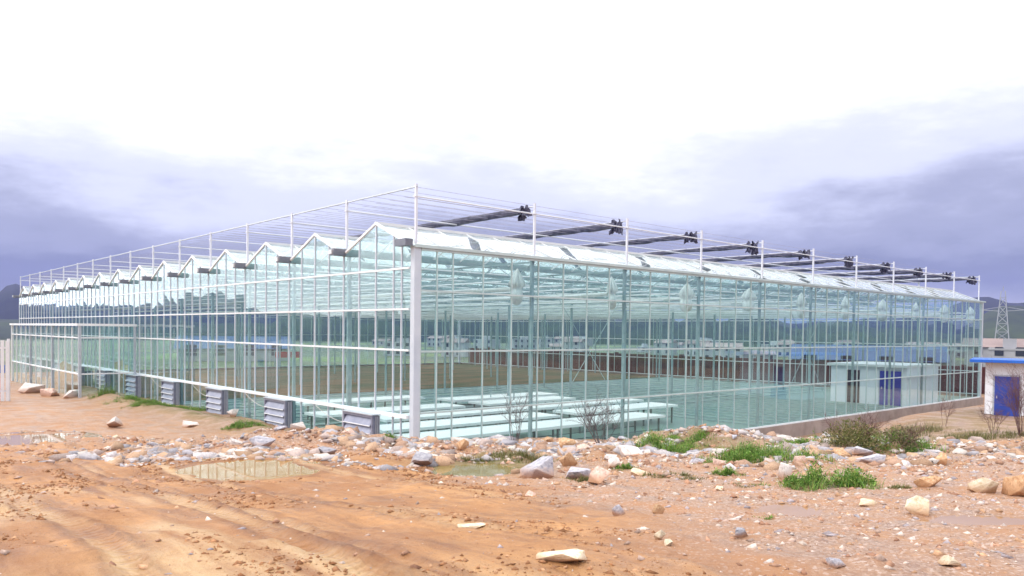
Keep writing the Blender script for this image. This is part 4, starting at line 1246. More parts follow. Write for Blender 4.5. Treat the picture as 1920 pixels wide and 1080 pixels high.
# white picket hoarding at the left edge
fx0, fy0 = site(38.5, -25.05)
hd2 = empty('white_hoarding', (fx0, fy0, ground_z(fx0, fy0) - 0.15), YAW + 0.45)
tag(hd2, 'white upright-board hoarding with blue band at the left edge', 'fence')
bd_me = MB().box(-0.075, 0.075, -0.025, 0.025, 0, 3.15).mesh('board', 'fence_white')
for i in range(14):
    link('board', bd_me, None, hd2, (-0.21 * i, 0, 0.03 * math.sin(i * 2.1)))
MB().box(-2.9, -0.10, 0.03, 0.05, 1.55, 1.95).build('band', 'blue_trim', hd2)
MB().box(-2.9, 0.08, 0.052, 0.10, 2.75, 2.85).build('rail', 'fence_white', hd2)
MB().box(-2.9, 0.08, 0.052, 0.10, 0.6, 0.7).build('rail', 'fence_white', hd2)
MB().box(-0.02, 0.10, 0.03, 0.14, 0, 3.25).build('post', 'fence_white', hd2)

# red banner beyond the west wall
a = px_az(540); bx = CAM[0] + 92 * math.cos(a); by = CAM[1] + 92 * math.sin(a)
rb = empty('red_banner', (bx, by, -0.3), a - math.pi / 2)
tag(rb, 'red banner on posts beyond the greenhouse, seen through the gable glass', 'banner')
MB().box(-1.4, 1.4, -0.02, 0.02, 1.3, 2.0).build('sheet', 'red_banner', rb)
for s in (-1.45, 1.45): MB().box(s - .04, s + .04, -.04, .04, 0, 2.1).build('post', 'galv', rb)

# orange soil heap inside the porch
def heap(name, x, y, rx, ry, h, mat, seed):
    n = 24; V, F = [], []
    for j in range(8):
        t = j / 7
        for q in range(n):
            a = 2 * math.pi * q / n
            k = 1 + 0.3 * (float(fbm(np.array([math.cos(a) * 2 + 9]), np.array([math.sin(a) * 2 + t * 2]), seed, 3)[0]) - .5)
            V.append((rx * (1 - t) * math.cos(a) * k, ry * (1 - t) * math.sin(a) * k, h * (1 - (1 - t) ** 2.2) * k))
    for j in range(7):
        for q in range(n):
            a = j * n + q; b = j * n + (q + 1) % n
            F.append((a, b, b + n, a + n))
    me = bpy.data.meshes.new(name); me.from_pydata(V, [], F); me.polygons.foreach_set('use_smooth', [True] * len(F)); me.update(); me.materials.append(M[mat])
    return link(name, me, None, None, (x, y, ground_z(x, y) - 0.05))
tag(heap('soil_heap', -35.5, -1.7, 1.3, 0.9, 1.6, 'rock_tan', 5), 'orange soil heap inside the glass porch', 'soil heap')

# ------------------------------------------------------------------ stones
def rock_mesh(seed, detail=0, flat=1.0, name='boulder', mat=None):
    rs_ = np.random.default_rng(seed)
    n = 11 if detail else 10
    P = rs_.normal(size=(n, 3)); P /= np.linalg.norm(P, axis=1)[:, None]; P *= rs_.uniform(0.8, 1.05, (n, 1))
    P[:, 2] *= flat
    bm = bmesh.new()
    for p in P: bm.verts.new(p)
    r_ = bmesh.ops.convex_hull(bm, input=bm.verts)
    for v in [v for v in bm.verts if not v.link_faces]: bm.verts.remove(v)
    if detail:
        bmesh.ops.bevel(bm, geom=list(bm.edges), offset=0.025, segments=1, profile=0.5, affect='EDGES')
        bmesh.ops.triangulate(bm, faces=bm.faces)
        bmesh.ops.subdivide_edges(bm, edges=[e for e in bm.edges if e.calc_length() > 0.16], cuts=2, use_grid_fill=True)
        for v in bm.verts:
            c = v.co
            q = float(fbm(np.array([c.x * 2.3 + seed]), np.array([c.y * 2.3 + c.z * 1.7]), seed, 4)[0]) - 0.5
            q2 = float(fbm(np.array([c.x * 7 + seed]), np.array([c.z * 7 + c.y * 5]), seed + 3, 3)[0]) - 0.5
            v.co = c * (1 + 0.15 * q + 0.10 * q2)
    me = bpy.data.meshes.new(name); bm.to_mesh(me); bm.free()
    if detail: me.polygons.foreach_set('use_smooth', [True] * len(me.polygons))
    try:
        if detail: me.set_sharp_from_angle(angle=R(22))
    except Exception: pass
    me.update()
    if mat: me.materials.append(M[mat])
    return me
#BOULDERS
BOULDERS = [
    (14.04, 0.51, 0.598, 0.386, 'rock_grey', 'big grey-lilac angular boulder beside the greenish puddle', 0.7, 0.2),
    (15.89, -1.8, 0.459, 0.284, 'rock_grey', 'rough grey boulder left of the greenish puddle in front of the corner post', 0.8, 0.5),
    (17.63, 2.7, 0.582, 0.388, 'rock_white', 'bright white tilted boulder on top of the rubble berm', 0.7, -0.3),
    (9.04, 4.8, 0.323, 0.211, 'rock_cream', 'cream rounded boulder lying alone on the right gravel', 0.8, 0.1),
    (18.95, -1.15, 0.313, 0.26, 'rock_tan', 'orange lump of rock at the foot of the glass right of the corner post', 0.8, 0.1),
    (18.95, 1.36, 0.417, 0.234, 'rock_tan', 'tan block on the berm in front of the white benches', 0.8, 0.7),
    (15.75, 1.17, 0.368, 0.26, 'rock_tan', 'slanting orange-tan slab between the grey and the white boulder', 0.5, 0.3),
    (13.74, 1.18, 0.548, 0.208, 'rock_grey', 'low dark grey rock right beside the big grey boulder', 0.7, 0.2),
    (13.05, 1.49, 0.413, 0.233, 'rock_pink', 'pinkish white rock in front of the berm, right of the low grey rock', 0.8, 0.9),
    (15.54, 2.06, 0.278, 0.192, 'rock_white', 'small white rock under the tilted white boulder', 0.8, 0.4),
    (14.49, 2.43, 0.359, 0.12, 'rock_cream', 'flat yellowish slab on the rubble right of the berm middle', 0.6, 0.1),
    (13.59, 4.83, 0.299, 0.28, 'rock_white', 'pale upright stone between the two largest green weed clumps', 0.8, 0.3),
    (15.75, 4.21, 0.281, 0.173, 'rock_pink', 'pink stone below the orange patch of the berm', 0.8, 0.3),
    (15.63, 5.85, 0.301, 0.129, 'rock_pink', 'flat pale stone at the right foot of the long weed clump', 0.6, 0.3),
    (12.03, 6.51, 0.38, 0.198, 'rock_tan', 'orange-cream broken rock right of the lower weed clump', 0.7, 0.2),
    (11.52, 7.07, 0.412, 0.222, 'rock_cream', 'long cream rock near the right edge', 0.6, -0.5),
    (11.31, 7.38, 0.358, 0.264, 'rock_tan', 'orange-brown rock cut by the right edge', 0.8, 0.3),
    (9.94, 4.57, 0.342, 0.089, 'rock_cream', 'flat cream slab lying flush in the right gravel', 0.5, 0.2),
    (6.77, 1.33, 0.112, 0.084, 'rock_cream', 'whitish yellow stone standing in the mud edge', 0.8, 0.3),
    (6.56, 1.34, 0.126, 0.05, 'rock_cream', 'low whitish yellow stone touching the standing one in the mud edge', 0.8, 0.9),
    (5.81, 0.38, 0.399, 0.088, 'rock_cream', 'long pale ridged slab sunk in the near mud', 0.45, -0.25),
    (7.78, -0.38, 0.321, 0.048, 'rock_cream', 'thin pale slab flush with the mud in the middle of the yard', 0.4, 0.05),
    (43.9, -27.18, 1.328, 0.603, 'rock_white', 'pinkish tan leaning boulder at the far left', 0.7, 0.1),
    (41.83, -24.97, 0.92, 0.489, 'rock_pink', 'blocky pink boulder in the middle of the far left row', 0.8, 0.5),
    (40.93, -23.53, 1.069, 0.478, 'rock_white', 'white pink boulder at the right end of the far left row', 0.8, 0.2),
    (27.34, -14.01, 0.564, 0.319, 'rock_white', 'lone pale stone on the left gravel', 0.7, 0.2),
    (27.67, -11.49, 0.571, 0.228, 'rock_white', 'flat white stone in the gravel left of the large puddle', 0.7, 0.2),
    (31.87, -11.43, 0.482, 0.285, 'rock_white', 'white stone at the foot of the third fan', 0.8, 0.2),
    (18.83, -6.05, 0.673, 0.259, 'rock_grey', 'flat grey rock on the berm below the second fan', 0.6, 0.1),
    (17.81, -4.32, 0.49, 0.196, 'rock_grey', 'low grey rock in the rubble above the large puddle end', 0.7, 0.4),
    (20.04, -4.19, 0.413, 0.165, 'rock_pink', 'pinkish rock on the berm crest below the first fan', 0.7, 0.2),
    (20.64, -5.67, 0.426, 0.199, 'rock_white', 'white rock on the berm crest between the first two fans', 0.7, 0.7),
    (9.28, 1.74, 0.204, 0.108, 'rock_tan', 'yellow-tan stone at the edge where gravel meets mud', 0.8, 0.3),
    (8.8, 1.24, 0.169, 0.103, 'rock_grey', 'bluish grey stone at the edge where gravel meets mud', 0.8, 0.3),
    (8.47, 2.39, 0.268, 0.07, 'rock_white', 'pale flat stone left of the small muddy puddle', 0.5, 0.1),
    (7.06, 2.07, 0.184, 0.068, 'rock_grey', 'grey flat stone below the small muddy puddle', 0.6, 0.4),
    (5.81, 3.32, 0.16, 0.064, 'rock_cream', 'cream stone in the bottom right gravel', 0.8, 0.4),
    (5.84, 2.44, 0.128, 0.064, 'rock_grey', 'round grey stone in the bottom gravel right of the middle', 0.8, 0.1),
    (16.56, 7.79, 0.592, 0.182, 'rock_grey', 'grey flat rock at the foot of the dry shrub', 0.6, 0.2),
    (16.2, 8.97, 0.379, 0.223, 'rock_tan', 'brown rock on the right slope behind the cream boulder', 0.8, 0.2),
]
#BOULDERS-END
for i, (d_, s_, w, h, mat, lb, fl, rz) in enumerate(BOULDERS):
    x, y = site(d_, s_)
    me = rock_mesh(500 + i, 1, 0.8, 'boulder', mat)
    co = np.array([v.co for v in me.vertices])
    ext = co.max(0) - co.min(0)
    sc = Vector((w / ext[0], w * fl / ext[1], h * 1.35 / ext[2]))
    o = link('boulder', me, None, None, (x, y, ground_z(x, y) + h * 0.34), (0, 0, YAW + rz), sc)
    tag(o, lb, 'rock')
# mid-size stones
def palette(rs_):
    q = rs_.random()
    if q < 0.30: return 'rock_grey'
    if q < 0.58: return 'rock_white'
    if q < 0.76: return 'rock_pink'
    if q < 0.90: return 'rock_tan'
    return 'rock_cream'
stone_bank = {}
for mt in ('rock_grey', 'rock_white', 'rock_pink', 'rock_tan', 'rock_cream'):
    stone_bank[mt] = [rock_mesh(900 + 7 * q + hash(mt) % 1 + len(mt), 0, 0.7, 'stone', mt) for q in range(5)]
rs = random.Random(21); cnt = 0
while cnt < 290:
    d_ = rs.uniform(6.2, 23.5); s_ = rs.uniform(-14, 14.5)
    if abs(s_) > 0.68 * d_ + 0.5: continue
    x, y = site(d_, s_)
    if x < 0.6 and y > -0.9: continue
    gmk = float(gravel_mask(np.array([d_]), np.array([s_]), np.array([x]), np.array([y]))[0])
    bermw = 1.0 if 16.5 < d_ < 22.5 and s_ > -9 else 0.10
    if d_ > 19 and s_ < -9: bermw = 0.25
    if rs.random() > gmk * bermw * (0.35 + 0.65 * float(fbm(np.array([x * .7]), np.array([y * .7]), 91, 3)[0] > 0.48)): continue
    if any(((d_ - p[0]) / p[2]) ** 2 + ((s_ - p[1]) / p[3]) ** 2 < 1.3 for p in PUDDLES): continue
    sz = min(0.24, 0.05 * math.exp(rs.gauss(0.25, 0.55))) * (1.25 if d_ > 14 else 0.8)
    mt = palette(rs)
    o = link('stone', rs.choice(stone_bank[mt]), None, None, (x, y, ground_z(x, y) + sz * 0.06), (rs.uniform(-.4, .4), rs.uniform(-.4, .4), rs.uniform(0, 6.3)), (sz * rs.uniform(.8, 1.5), sz * rs.uniform(.7, 1.1), sz * rs.uniform(.6, 1.0)))
    place_ = ('on the bank left of the corner post' if s_ < -2.9 else 'on the bank right of the corner post') if d_ > 16.5 else ('in the left yard' if s_ < -1.5 else 'in the near right gravel' if d_ < 11 else 'below the weed clumps')
    if d_ > 16.5 and s_ < -9: place_ = 'in the far left yard'
    tag(o, f'loose {dict(rock_grey="grey", rock_white="white", rock_pink="pinkish", rock_tan="orange-tan", rock_cream="cream")[mt]} stone {"large as a head" if sz > 0.13 else "small as a fist"} {place_}', 'stone', 'loose stones in the rubble')
    cnt += 1
# pebbles and clods: joined
def pebbles(name, n, pick, cols, label, cat, smin, smax, seed, ico=False):
    rs_ = np.random.default_rng(seed)
    if ico:
        g_ = (1 + 5 ** 0.5) / 2
        base = np.array([(-1, g_, 0), (1, g_, 0), (-1, -g_, 0), (1, -g_, 0), (0, -1, g_), (0, 1, g_), (0, -1, -g_), (0, 1, -g_), (g_, 0, -1), (g_, 0, 1), (-g_, 0, -1), (-g_, 0, 1)]) / 1.9
        tri = np.array([(0, 11, 5), (0, 5, 1), (0, 1, 7), (0, 7, 10), (0, 10, 11), (1, 5, 9), (5, 11, 4), (11, 10, 2), (10, 7, 6), (7, 1, 8), (3, 9, 4), (3, 4, 2), (3, 2, 6), (3, 6, 8), (3, 8, 9), (4, 9, 5), (2, 4, 11), (6, 2, 10), (8, 6, 7), (9, 8, 1)])
    else:
     base = np.array([(1, 0, 0), (-1, 0, 0), (0, 1, 0), (0, -1, 0), (0, 0, 1), (0, 0, -1)], float)
     tri = np.array([(0, 2, 4), (2, 1, 4), (1, 3, 4), (3, 0, 4), (2, 0, 5), (1, 2, 5), (3, 1, 5), (0, 3, 5)])
    d_, s_ = pick(rs_, n)
    x = SITE_O[0] + d_ * FX + s_ * FY; y = SITE_O[1] + d_ * FY - s_ * FX
    z = ground_full(x, y)[0]
    n = len(x); nv = len(base)
    sz = smin * (smax / smin) ** (rs_.random(n) ** 2.6) * np.clip(d_ / 11.0, 0.75, 1.6)
    shp = base[None] * rs_.uniform(0.6, 1.4, (n, nv, 1)) + rs_.normal(0, 0.24, (n, nv, 3))
    shp *= sz[:, None, None] * np.array([1.2, 0.9, 0.65])
    a = rs_.uniform(0, 6.28, n); ca_, sa_ = np.cos(a)[:, None], np.sin(a)[:, None]
    V = np.stack([shp[..., 0] * ca_ - shp[..., 1] * sa_, shp[..., 0] * sa_ + shp[..., 1] * ca_, shp[..., 2]], -1)
    V += np.stack([x, y, z - sz * 0.05], 1)[:, None]
    F = (tri[None] + nv * np.arange(n)[:, None, None]).reshape(-1, 3)
    me = bpy.data.meshes.new(name)
    me.vertices.add(n * nv); me.vertices.foreach_set('co', V.astype(np.float32).ravel())
    me.loops.add(F.size); me.loops.foreach_set('vertex_index', F.astype(np.int32).ravel())
    me.polygons.add(len(F)); me.polygons.foreach_set('loop_start', np.arange(0, F.size, 3, dtype=np.int32)); me.polygons.foreach_set('loop_total', np.full(len(F), 3, dtype=np.int32))
    me.update(); me.validate()
    ci = rs_.integers(0, len(cols), n); c = np.array(cols)[ci] * rs_.uniform(0.75, 1.2, (n, 1))
    c4 = np.concatenate([c, np.ones((n, 1))], 1).repeat(nv, 0)
    at = me.color_attributes.new('tint', 'FLOAT_COLOR', 'POINT'); at.data.foreach_set('color', c4.astype(np.float32).ravel())
    me.materials.append(M['pebble'])
    return tag(link(name, me), label, cat, kind='stuff')
def pick_gravel(rs_, n):
    k = n * 9
    d_ = 4.5 + 20 * rs_.random(k) ** 1.1; s_ = (rs_.random(k) * 2 - 1) * (0.70 * d_ + 0.6)
    x = SITE_O[0] + d_ * FX + s_ * FY; y = SITE_O[1] + d_ * FY - s_ * FX
    g_ = gravel_mask(d_, s_, x, y) * (0.25 + 0.75 * sstep(0.42, 0.60, fbm(x * 0.9, y * 0.9, 93, 4)))
    g_ = g_ * (0.30 + 0.9 * np.exp(-((d_ - 19.0) / 3.2) ** 2)) + 0.02
    ok = (rs_.random(k) < g_) & ~((x < 0.5) & (y > -0.5))
    for p in PUDDLES: ok &= ((d_ - p[0]) / p[2]) ** 2 + ((s_ - p[1]) / p[3]) ** 2 > 1.0
    i = np.nonzero(ok)[0][:n]; return d_[i], s_[i]
pebbles('gravel', 26000, pick_gravel, [(0.54, 0.45, 0.41), (0.48, 0.34, 0.28), (0.38, 0.27, 0.22), (0.42, 0.24, 0.16), (0.36, 0.31, 0.33), (0.50, 0.30, 0.18), (0.62, 0.52, 0.45), (0.32, 0.17, 0.11), (0.40, 0.22, 0.14)],
        'loose gravel and rubble chips strewn over the mud', 'gravel', 0.008, 0.070, 31)
def pick_berm(rs_, n):
    k = n * 12
    d_ = 15.0 + 8.0 * rs_.random(k); s_ = -9.5 + 24.5 * rs_.random(k)
    x = SITE_O[0] + d_ * FX + s_ * FY; y = SITE_O[1] + d_ * FY - s_ * FX
    w = np.exp(-((d_ - 18.7 - 0.7 * np.sin(s_ * 0.9)) / 2.2) ** 2) * sstep(0.46, 0.62, fbm(x * 0.75, y * 0.75, 97, 4)) * (1 - 0.5 * sstep(8, 12, s_))
    ok = (rs_.random(k) < w) & ~((x < 0.7) & (y > -0.8))
    for p in PUDDLES: ok &= ((d_ - p[0]) / p[2]) ** 2 + ((s_ - p[1]) / p[3]) ** 2 > 1.2
    i = np.nonzero(ok)[0][:n]; return d_[i], s_[i]
pebbles('rubble', 7000, pick_berm, [(0.50, 0.46, 0.47), (0.42, 0.33, 0.30), (0.38, 0.24, 0.17), (0.33, 0.31, 0.34), (0.46, 0.30, 0.20), (0.60, 0.54, 0.50)],
        'broken stone rubble heaped along the bank before the glass', 'rubble', 0.03, 0.14, 37, True)
def pick_mud(rs_, n):
    k = n * 6
    d_ = 4.5 + 14 * rs_.random(k); s_ = (rs_.random(k) * 2 - 1) * (0.70 * d_ + 0.6)
    x = SITE_O[0] + d_ * FX + s_ * FY; y = SITE_O[1] + d_ * FY - s_ * FX
    ok = (rs_.random(k) < sstep(0.50, 0.66, fbm(x * 0.45, y * 1.4, 95, 4))) & (gravel_mask(d_, s_, x, y) < 0.5)
    for p in PUDDLES: ok &= ((d_ - p[0]) / p[2]) ** 2 + ((s_ - p[1]) / p[3]) ** 2 > 1.1
    i = np.nonzero(ok)[0][:n]; return d_[i], s_[i]
pebbles('mud_clods', 9000, pick_mud, [(0.24, 0.105, 0.045), (0.30, 0.14, 0.065), (0.36, 0.18, 0.09), (0.44, 0.25, 0.14)],
        'small wet clods of orange mud in the wheel tracks', 'mud', 0.007, 0.05, 33)

# ------------------------------------------------------------------ plants
def leaf_object(name, V, F, C, parent, loc=(0, 0, 0)):
    me = bpy.data.meshes.new(name); V = np.array(V, np.float32); F = np.array(F, np.int32)
    me.vertices.add(len(V)); me.vertices.foreach_set('co', V.ravel())
    k = F.shape[1]
    me.loops.add(F.size); me.loops.foreach_set('vertex_index', F.ravel())
    me.polygons.add(len(F)); me.polygons.foreach_set('loop_start', np.arange(0, F.size, k, dtype=np.int32)); me.polygons.foreach_set('loop_total', np.full(len(F), k, dtype=np.int32))
    me.update(); me.validate()
    at = me.color_attributes.new('tint', 'FLOAT_COLOR', 'POINT'); at.data.foreach_set('color', np.array(C, np.float32).ravel())
    me.materials.append(M['leaf'])
    return link(name, me, None, parent, loc)
def blades(rs_, n, rx, ry, h, wid, cols, lean=0.5):
    """n bent grass blades over an oval patch: returns V, F, C"""
    a = rs_.uniform(0, 6.283, n); r_ = np.sqrt(rs_.random(n))
    x = rx * r_ * np.cos(a); y = ry * r_ * np.sin(a)
    hh = h * rs_.uniform(0.45, 1.1, n) * (1 - 0.5 * r_ ** 2)
    la = rs_.uniform(0, 6.283, n); ln = hh * rs_.uniform(0.1, lean, n) * 1.6
    dx, dy = np.cos(la) * ln, np.sin(la) * ln
    wx, wy = -np.sin(la) * wid, np.cos(la) * wid
    z0 = np.zeros(n)
    pts = [(x - wx, y - wy, z0), (x + wx, y + wy, z0), (x + dx * .35 + wx * .8, y + dy * .35 + wy * .8, hh * .6), (x + dx * .35 - wx * .8, y + dy * .35 - wy * .8, hh * .6), (x + dx, y + dy, hh)]
    V = np.stack([np.stack(p, -1) for p in pts], 1).reshape(-1, 3)
    b = 5 * np.arange(n)[:, None]
    F = np.concatenate([b + np.array([[0, 1, 2]]), b + np.array([[0, 2, 3]]), b + np.array([[3, 2, 4]])], 0)
    c = np.array(cols)[rs_.integers(0, len(cols), n)] * rs_.uniform(0.7, 1.25, (n, 1))
    C = np.concatenate([c, np.ones((n, 1))], 1).repeat(5, 0)
    return V, F, C
def leaves(rs_, n, centre, rad, size, cols, shell=0.4):
    p = rs_.normal(size=(n, 3)); p /= np.linalg.norm(p, axis=1)[:, None]
    p[:, 2] = np.abs(p[:, 2])
    rr = (shell + (1 - shell) * rs_.random(n)) * (0.7 + 0.5 * fbm(p[:, 0] * 2.5 + 9, p[:, 1] * 2.5 + p[:, 2] * 2, 3, 3))
    c0 = p * rr[:, None] * np.array(rad) + np.array(centre)
    t = rs_.normal(size=(n, 3)) + p * 0.8 + np.array([0, 0, 0.3]); t /= np.linalg.norm(t, axis=1)[:, None]
    q = np.cross(t, rs_.normal(size=(n, 3))); q /= np.linalg.norm(q, axis=1)[:, None]
    L = size * rs_.uniform(0.6, 1.4, (n, 1)); W = L * 0.34
    V = np.stack([c0 - t * L * .5, c0 + q * W * .5, c0 + t * L * .5, c0 - q * W * .5], 1).reshape(-1, 3)
    b = 4 * np.arange(n)[:, None]
    F = np.concatenate([b + np.array([[0, 1, 2]]), b + np.array([[0, 2, 3]])], 0)
    c = np.array(cols)[rs_.integers(0, len(cols), n)] * rs_.uniform(0.65, 1.3, (n, 1))
    C = np.concatenate([c, np.ones((n, 1))], 1).repeat(4, 0)
    return V, F, C
def merge(parts_):
    V, F, C, k = [], [], [], 0
    for v, f, c in parts_:
        V.append(v); F.append(f + k); C.append(c); k += len(v)
    return np.concatenate(V), np.concatenate(F), np.concatenate(C)
GREEN = [(0.12, 0.25, 0.04), (0.18, 0.34, 0.055), (0.24, 0.39, 0.08), (0.075, 0.165, 0.03), (0.29, 0.34, 0.09)]
OLIVE = [(0.16, 0.17, 0.05), (0.22, 0.20, 0.08), (0.11, 0.13, 0.035), (0.28, 0.23, 0.11)]
DRY = [(0.20, 0.14, 0.09), (0.28, 0.20, 0.12), (0.13, 0.10, 0.07), (0.12, 0.14, 0.05)]
def weed(d_, s_, rx, ry, h, label, cols, seed, n=1400, kind='mix'):
    x, y = site(d_, s_); rs_ = np.random.default_rng(seed)
    o = empty('weed_clump', (x, y, 0), YAW)
    tag(o, label, 'weeds', 'weed clumps on the rubble')
    pr_ = []
    nlob = max(5, int(6 + rx * ry * 26))
    for q in range(nlob):
        a = rs_.uniform(0, 6.283); r_ = math.sqrt(rs_.random()) * 1.0; lr = rs_.uniform(0.16, 0.50)
        ox, oy = rx * r_ * math.cos(a), ry * r_ * math.sin(a)
        wx = x + ox * math.cos(YAW) - oy * math.sin(YAW); wy = y + ox * math.sin(YAW) + oy * math.cos(YAW)
        gz = ground_z(wx, wy)
        k = rs_.uniform(0.45, 1.2) * (1 - 0.45 * r_)
        if kind in ('mix', 'leaf'):
            v, f, c = leaves(rs_, int(n / nlob * 2.0), (ox, oy, gz), (rx * lr, ry * lr, h * k * 0.95), 0.055, cols, 0.05); pr_.append((v, f, c))
        m_ = n / nlob * (0.5 if kind == 'mix' else (0.15 if kind == 'leaf' else 1.2))
        v, f, c = blades(rs_, int(m_) + 3, rx * lr * 1.3, ry * lr * 1.3, h * k * 1.15, 0.006, cols, 0.9); v = v + np.array([ox, oy, gz - 0.02]); pr_.append((v, f, c))
    for q in range(10):
        a = rs_.uniform(0, 6.283); r_ = rs_.uniform(0.8, 1.7)
        ox, oy = rx * r_ * math.cos(a), ry * r_ * math.sin(a)
        wx = x + ox * math.cos(YAW) - oy * math.sin(YAW); wy = y + ox * math.sin(YAW) + oy * math.cos(YAW)
        v, f, c = blades(rs_, 14 + int(n / 60), 0.16, 0.16, h * rs_.uniform(0.2, 0.5), 0.006, cols + OLIVE[:2], 1.1)
        pr_.append((v + np.array([ox, oy, ground_z(wx, wy) - 0.02]), f, c))
    leaf_object('foliage', *merge(pr_), o)
    return o
#WEEDS
WEEDS = [
    (18.49, 3.75, 0.73, 0.51, 0.63, 'bright green weed clump right of the tilted white boulder', 'G', 1500, 'mix'),
    (16.04, 4.17, 0.24, 0.17, 0.15, 'small green tuft right of the berm weed clump', 'G', 300, 'grass'),
    (16.4, 5.46, 0.96, 0.67, 0.49, 'long bright green weed bank in the middle of the right berm', 'G', 2600, 'mix'),
    (12.29, 5.07, 0.62, 0.44, 0.48, 'dense green weed mound nearest to the right puddle', 'G', 2600, 'leaf'),
    (14.42, 3.98, 0.18, 0.12, 0.25, 'small green tuft in the rubble left of the dense mound', 'G', 350, 'mix'),
    (15.44, 2.29, 0.15, 0.1, 0.25, 'tiny green sprout beside the small white rock', 'G', 220, 'mix'),
    (13.43, 1.21, 0.16, 0.11, 0.16, 'grassy tuft in front of the low grey rock', 'O', 260, 'grass'),
    (14.21, 2.92, 0.39, 0.25, 0.15, 'olive grass patch in the rubble right of the flat yellow slab', 'O', 420, 'grass'),
    (19.48, -3.26, 0.29, 0.2, 0.27, 'green plant at the foot of the glass left of the corner post', 'G', 420, 'mix'),
    (51.36, -28.43, 1.2, 0.84, 0.77, 'green leafy plant behind the far left boulders', 'G', 600, 'leaf'),
    (39.6, -20.84, 0.49, 0.34, 0.97, 'dark green plant between the fourth fan and the porch', 'G', 500, 'leaf'),
    (34.38, -13.82, 1.08, 0.6, 0.38, 'green grass strip under the third and fourth fan', 'G', 1800, 'mix'),
    (11.87, 6.01, 0.24, 0.17, 0.11, 'yellow-green grass patch right of the dense mound', 'O', 420, 'grass'),
    (16.84, 0.31, 0.8, 0.48, 0.3, 'olive grass mat around the greenish puddle', 'O', 900, 'grass'),
    (16.51, -0.88, 0.56, 0.25, 0.16, 'olive grass fringe behind the greenish puddle', 'O', 500, 'grass'),
    (18.83, 8.72, 1.28, 0.9, 0.56, 'green undergrowth below the dry shrub', 'G', 3000, 'leaf'),
    (30.02, 18.25, 1.64, 0.85, 0.53, 'olive grass in front of the hut', 'O', 1300, 'grass'),
    (34.09, 17.43, 1.4, 0.98, 0.7, 'dry yellowish grass on the slope left of the hut', 'O', 900, 'grass'),
    (34.65, -16.08, 0.95, 0.47, 0.28, 'low grass along the fan wall left of the third fan', 'G', 1500, 'mix'),
    (26.52, -9.2, 0.62, 0.41, 0.25, 'green tuft at the foot of the second fan', 'G', 900, 'mix'),
    (37.08, -18.36, 0.66, 0.46, 0.41, 'leafy weeds beside the fifth fan', 'G', 900, 'leaf'),
    (19.69, 4.3, 0.8, 0.47, 0.29, 'low weeds on the earth mound of the berm', 'G', 1000, 'mix'),
    (17.33, 5.28, 0.47, 0.33, 0.21, 'yellowish weeds left of the long weed bank', 'O', 800, 'mix'),
    (19.55, 7.17, 0.61, 0.43, 0.29, 'weeds at the foot of the wall footing', 'G', 1200, 'leaf'),
    (8.73, 2.92, 0.08, 0.06, 0.07, 'tiny green sprout in the small muddy puddle', 'G', 120, 'grass'),
    (13.82, 3.23, 0.22, 0.16, 0.09, 'small olive grass tuft in the middle rubble', 'O', 240, 'grass'),
    (12.56, 3.84, 0.34, 0.17, 0.08, 'sparse olive grass below the long weed bank', 'O', 300, 'grass'),
]
#WEEDS-END
for i, (d_, s_, rx, ry, h, lb, cols, n, kind) in enumerate(WEEDS):
    weed(d_, s_, rx, ry, h, lb, {'G': GREEN, 'O': OLIVE, 'D': DRY}[cols], 700 + i, n, kind)

def twigs(seed, h, spread, nstem, mat, gen=3, thick=0.012):
    rs_ = random.Random(seed); mb = MB()
    def grow(p, d_, L, th, g_):
        n = 3
        for q in range(n):
            e = p + d_ * (L / n)
            mb.bar(p, e, th, n=3)
            p = e; d_ = (d_ + Vector((rs_.gauss(0, .12), rs_.gauss(0, .12), rs_.gauss(0.03, .08)))).normalized()
            if g_ > 0 and (q > 0 or g_ < gen):
                for _ in range(rs_.choice((1, 2))):
                    k = (d_ + Vector((rs_.gauss(0, .55), rs_.gauss(0, .55), rs_.gauss(.05, .3)))).normalized()
                    grow(p, k, L * rs_.uniform(.4, .65), th * .62, g_ - 1)
    for s in range(nstem):
        a = rs_.uniform(0, 6.28)
        d_ = Vector((math.cos(a) * spread, math.sin(a) * spread, 1)).normalized()
        grow(Vector((math.cos(a) * .08, math.sin(a) * .08, -0.05)), d_, h * rs_.uniform(.55, .8), thick, gen)
    return mb.mesh('branches', mat)
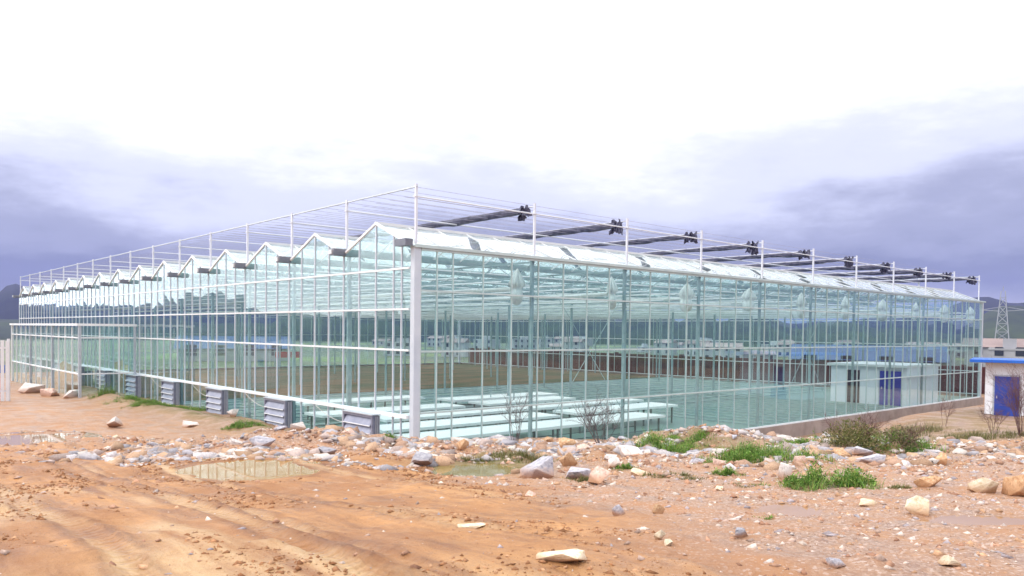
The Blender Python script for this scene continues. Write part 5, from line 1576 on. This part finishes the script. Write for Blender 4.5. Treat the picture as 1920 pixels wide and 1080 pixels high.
#SHRUBS
SHRUBS = [
    (19.88, 2.33, 1.09, 0.6, 14, 'twig_grey', 'leafless grey-brown bush in front of the long glass wall', None),
    (20.24, 0.14, 1.18, 0.25, 7, 'twig_grey', 'thin pale leafless bush near the second wall column', None),
    (18.33, 8.11, 0.78, 0.9, 16, 'twig', 'dry brown shrub with few leaves on the right berm', (3200, 0.07, "O")),
    (18.45, 9.31, 0.63, 0.8, 7, 'twig', 'dark dry shrub right of the brown one', (1500, 0.06, "D")),
    (29.49, 19.47, 2.27, 0.22, 30, 'twig', 'tall bare reddish thicket cut by the right edge', None),
    (31.2, 19.43, 1.03, 0.3, 10, 'twig', 'low bare reddish shrub at the left corner of the hut', None),
    (34.59, 19.34, 1.19, 0.4, 4, 'twig', 'small bare shrub between the wall footing and the hut', None),
]
#SHRUBS-END
for i, (d_, s_, h, spread, ns, mat, lb, lv) in enumerate(SHRUBS):
    x, y = site(d_, s_)
    o = empty('shrub', (x, y, ground_z(x, y)))
    tag(o, lb, 'shrub')
    link('branches', twigs(40 + i, h, spread, ns, mat, 3, 0.014 if h > 1 else 0.009), None, o)
    if lv:
        rs_ = np.random.default_rng(60 + i)
        leaf_object('foliage', *leaves(rs_, lv[0], (0, 0, 0), (h * spread * 1.1, h * spread * 1.1, h * .85), lv[1], {'G': GREEN, 'O': OLIVE, 'D': DRY}[lv[2]], 0.3), o)

# ------------------------------------------------------------------ haze over the valley
hz = MB().box(-1900, 1900, -1900, 1900, -4.0, 130.0).mesh('haze')
hm = bpy.data.materials.new('valley haze'); hm.use_nodes = True
hn_ = hm.node_tree.nodes; hn_.clear()
ho = hn_.new('ShaderNodeOutputMaterial'); hv = hn_.new('ShaderNodeVolumePrincipled')
hv.inputs['Color'].default_value = (0.24, 0.29, 0.85, 1)
hv.inputs['Density'].default_value = HAZE
hv.inputs['Anisotropy'].default_value = 0.0
hm.node_tree.links.new(hv.outputs[0], ho.inputs['Volume'])
hz.materials.append(hm)
tag(link('haze', hz), 'thin bluish haze over the valley', 'haze', kind='stuff')
#TAIL
